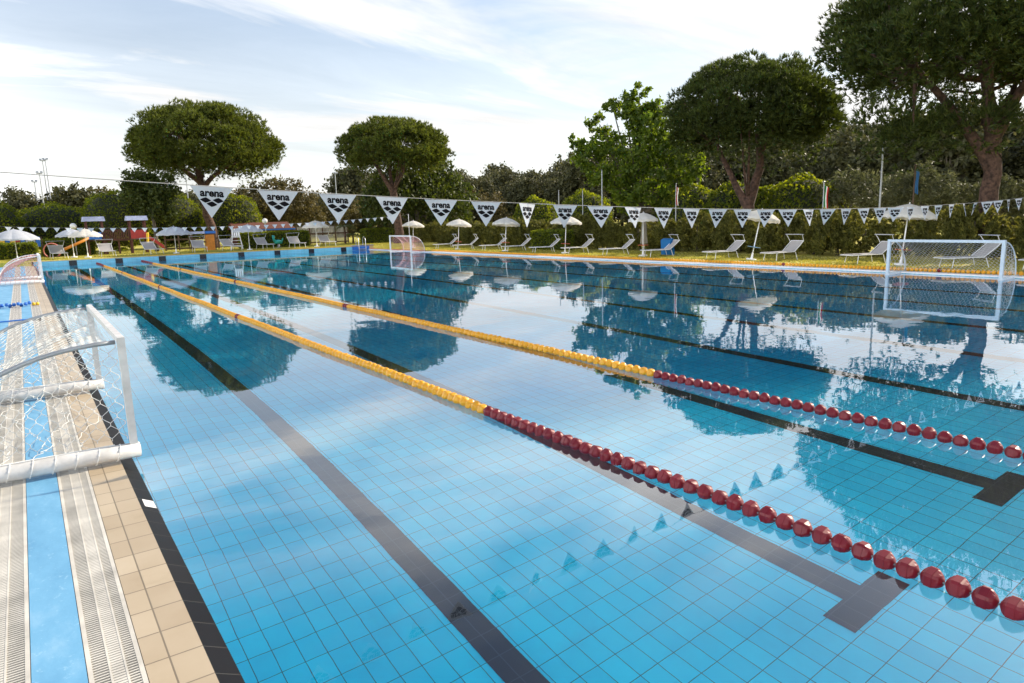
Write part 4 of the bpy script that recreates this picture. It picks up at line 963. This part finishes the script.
palm('young short palm right of the taller one at the far end', (23.9, 58.4, ZF), .75, .7, 16)
# poles and lamps
def flood(label, x, y, h, z=ZF):
    t = thing('floodlight_pole', label, 'light pole', (x, y, z), group='floodlight poles'); m = MB(); m.tube([(0,0,0),(0,0,h*.5),(0,0,h)], [.085,.07,.05], 8); m.build('pole', grey_metal, t)
    m = MB(); m.box(-.26, .26, -.04, .04, h-.04, h+.04); m.build('crossarm', grey_metal, t)
    for s in (-.18, .18):
        m = MB(); m.add([(s-.13,-.24,h+.05),(s+.13,-.24,h+.05),(s+.13,.04,h+.10),(s-.13,.04,h+.10),(s-.11,-.18,h+.19),(s+.11,-.18,h+.19),(s+.11,.06,h+.23),(s-.11,.06,h+.23)], [(0,3,2,1),(4,5,6,7),(0,1,5,4),(1,2,6,5),(2,3,7,6),(3,0,4,7)]); m.build('lamp_head', grey_metal, t)
for x, y, h, lab in ((2.5, 90, 9.3, 'tallest floodlight pole, right one of the close group at the far left'), (1.95, 86, 7.7, 'floodlight pole just left of the tallest one at the far left'), (1.55, 92, 7.2, 'short floodlight pole at the left of the close group'), (3.0, 97, 10.0, 'thin floodlight pole leaning over the group at the far left'),
                     (16.5, 90, 8.2, 'distant floodlight pole below the far left pine crown'), (25.6, 90, 7.4, 'distant floodlight pole between the first and second pennant'), (35.0, 90, 8.4, 'distant floodlight pole left of the far middle pine')): flood(lab, x, y, h)
def globe(label, x, y, h):
    t = thing('globe_lamp', label, 'lamp', (x, y, ZF), group='globe lamps'); m = MB(); m.tube([(0,0,0),(0,0,h-.2)], .035, 8); m.build('pole', grey_metal, t)
    m = MB(); m.lathe([(h-.22, .06), (h-.2, .08)]+[(h+.22*-math.cos(a), .22*math.sin(a)) for a in np.linspace(.35, math.pi-.05, 12)], 18); m.build('globe', plain('opal_globe', (.75, .75, .74), .2), t, True)
globe('white globe lamp rising behind the umbrellas at the far left', 2.75, 58.2, 2.1); globe('white globe lamp above the long clipped hedge', 16.35, 58.6, 2.15)
def mast(label, x, y, h, flag=None, z=.05, r_=.035, mt=None):
    t = thing('flag_mast', label, 'pole', (x, y, z)); m = MB(); m.tube([(0,0,0),(0,0,h)], [r_, r_*.75], 8); m.lathe([(h, .01), (h+.03, .05), (h+.07, .01)], 10); m.build('pole', mt or grey_metal, t)
    if flag:
        for k, c in enumerate(flag):
            m = MB(); n = 5; w = .11; zt = h-.12
            for j in range(n+1):
                for i in range(2):
                    for s in (0, 1): m.v.append((-.02+.03*math.sin(j*1.3+k)+s*.006, -.05-(k*w+i*w)*.55, zt-j*.19-.04*(k+i)))
            for j in range(n):
                a = j*4; m.f += [(a, a+2, a+6, a+4), (a+1, a+5, a+7, a+3), (a, a+4, a+5, a+1), (a+2, a+3, a+7, a+6)]
            m.build('flag_stripe', c, t)
    return t
gr_c = fabric('green_cloth', (.01, .22, .06)); wh_c = fabric('white_cloth', (.75, .75, .72)); rd_c = fabric('red_cloth', (.45, .02, .02)); bl_c = fabric('pale_blue_cloth', (.05, .16, .32))
mast('flag mast with a furled green, white and red flag left of the olive tree', 29.0, 16.75, 3.15, (gr_c, wh_c, rd_c))
mast('flag mast with a furled red and white flag before the clipped domes', 29.0, 25.3, 3.55, (rd_c, wh_c))
mast('flag mast with a furled blue flag beside the spiky olive tree', 29.4, 13.1, 3.6, (bl_c, bl_c), mt=wood_brown)
mast('bare thin grey pole right of the rounded olive tree', 30.5, 15.0, 4.7, r_=.05)
mast('bare grey pole between the fourth umbrella and the broadleaf tree', 29.0, 31.2, 4.7, r_=.05)
mast('short white pole above the fourth umbrella from the right', 29.0, 33.0, 3.6)
mast('short white pole left of the fourth umbrella from the right', 29.0, 35.4, 3.7)

# ------------------------------------------------------------------ pool ladder and clutter on the left deck
t = thing('pool_ladder', 'steel pool ladder with two curved handrails in the far right corner', 'ladder', (21.0, L-.02, 0), rz=0)
for s in (-.28, .28):
    m = MB(); m.tube([(s,.45,.28),(s,.45,.80),(s,.30,1.0),(s,.08,.98),(s,-.06,.78),(s,-.10,.2),(s,-.10,-1.2)], .024, 8); m.build('handrail', steel, t, True)
for k in range(4):
    m = MB(); m.box(-.26, .26, -.14, -.06, .05-.3*k, .09-.3*k); m.build('tread', steel, t)
m = MB(); m.cbox(20.2, 22.0, L+.02, L+.40, ZF+.004, ZF+.06, .02); m.cbox(20.2, 21.6, L-.03, L-.008, .02, ZF-.02, .003); tag(m.build('corner_block', blue_paint), 'bright blue block around the ladder in the far right corner', 'pool block')
m = MB(); m.box(W+.05, W+.41, 40.2, L, .058, .075); tag(m.build('mat', red_paint), 'red mat strip on the pool edge by the far corner goal', 'mat')
# rope of floats laid along the right coping
def stored_rope():
    t = thing('stored_lane_rope', 'long orange yellow lane rope laid along the right edge of the pool', 'lane rope', (W+.34, 0, .115), group='lane ropes')
    m = MB(); m.tube([(0, .5, 0), (0, 40, 0)], .006, 5); m.build('cable', cable, t)
    ys = [1.0+i*.13 for i in range(300)]; og = plain('orange_float_plastic', (.66, .25, .012), .4)
    for i, y in enumerate(ys[:100]):
        o = link('yellow_float' if i % 40 else 'red_float', me_yel if i % 40 else me_red, None, t); o.location = (rng.normal(0, .006), 3.5+i*.13, 0); o.rotation_euler = (0, rng.uniform(0, 6), 0)
    r2 = [3.5+i*.13 for i in range(100, 282)]; o = link('yellow_float_row', row_mesh('yellow_float_row', yellow_plastic, r2, [(rng.normal(0, .006), 0) for _ in r2]), None, t); o['kind'] = 'stuff'
stored_rope()
def board_stack(label, x, y, cols):
    for k, (c, nm) in enumerate(cols):
        m = MB(); a = rng.normal(0, .15); m.cbox(-.24, .24, -.16, .16, 0, .05, .012); o = m.build('kickboard', c); o.location = (x+rng.normal(0, .03), y+rng.normal(0, .03), ZD+.002+k*.053); o.rotation_euler = (0, 0, a)
        tag(o, nm, 'kickboard', 'kickboards piled on the left deck')
board_stack('', -1.75, 37.0, [(blue_paint, 'blue foam kickboard at the bottom of the pile on the left deck'), (yel_paint, 'yellow foam kickboard in the middle of the pile on the left deck'), (orange_paint, 'orange foam kickboard under the red one on the left deck'), (red_paint, 'red foam kickboard on top of the pile on the left deck')])
t = thing('float_bundle', 'low heap of blue floats with a yellow end lying across the left deck', 'floats', (-.75, 21.6, ZD+.05), rz=.2)
m = MB()
for k in range(9): m.lathe([(-.045, .01), (-.03, .045), (.03, .045), (.045, .01)], 12, 'X', c=(-.40+k*.085, .07*math.sin(k*2.3), -.004+.02*(k % 3)))
m.build('blue_floats', blue_paint, t, True)
m = MB()
for k in range(2): m.lathe([(-.045, .01), (-.03, .042), (.03, .042), (.045, .01)], 12, 'X', c=(.38+k*.088, .02, -.006))
m.build('yellow_floats', yel_paint, t, True)
t = thing('deck_brush', 'blue handled brush lying on the left deck behind the near goal', 'brush', (-.85, 17.8, ZD+.03), rz=.12)
m = MB(); m.tube([(-.75,0,0),(.45,.0,0)], .016, 8); m.build('handle', blue_paint, t); m = MB(); m.cbox(.45, .53, -.2, .2, -.025, .03, .01); m.build('head', ink, t)
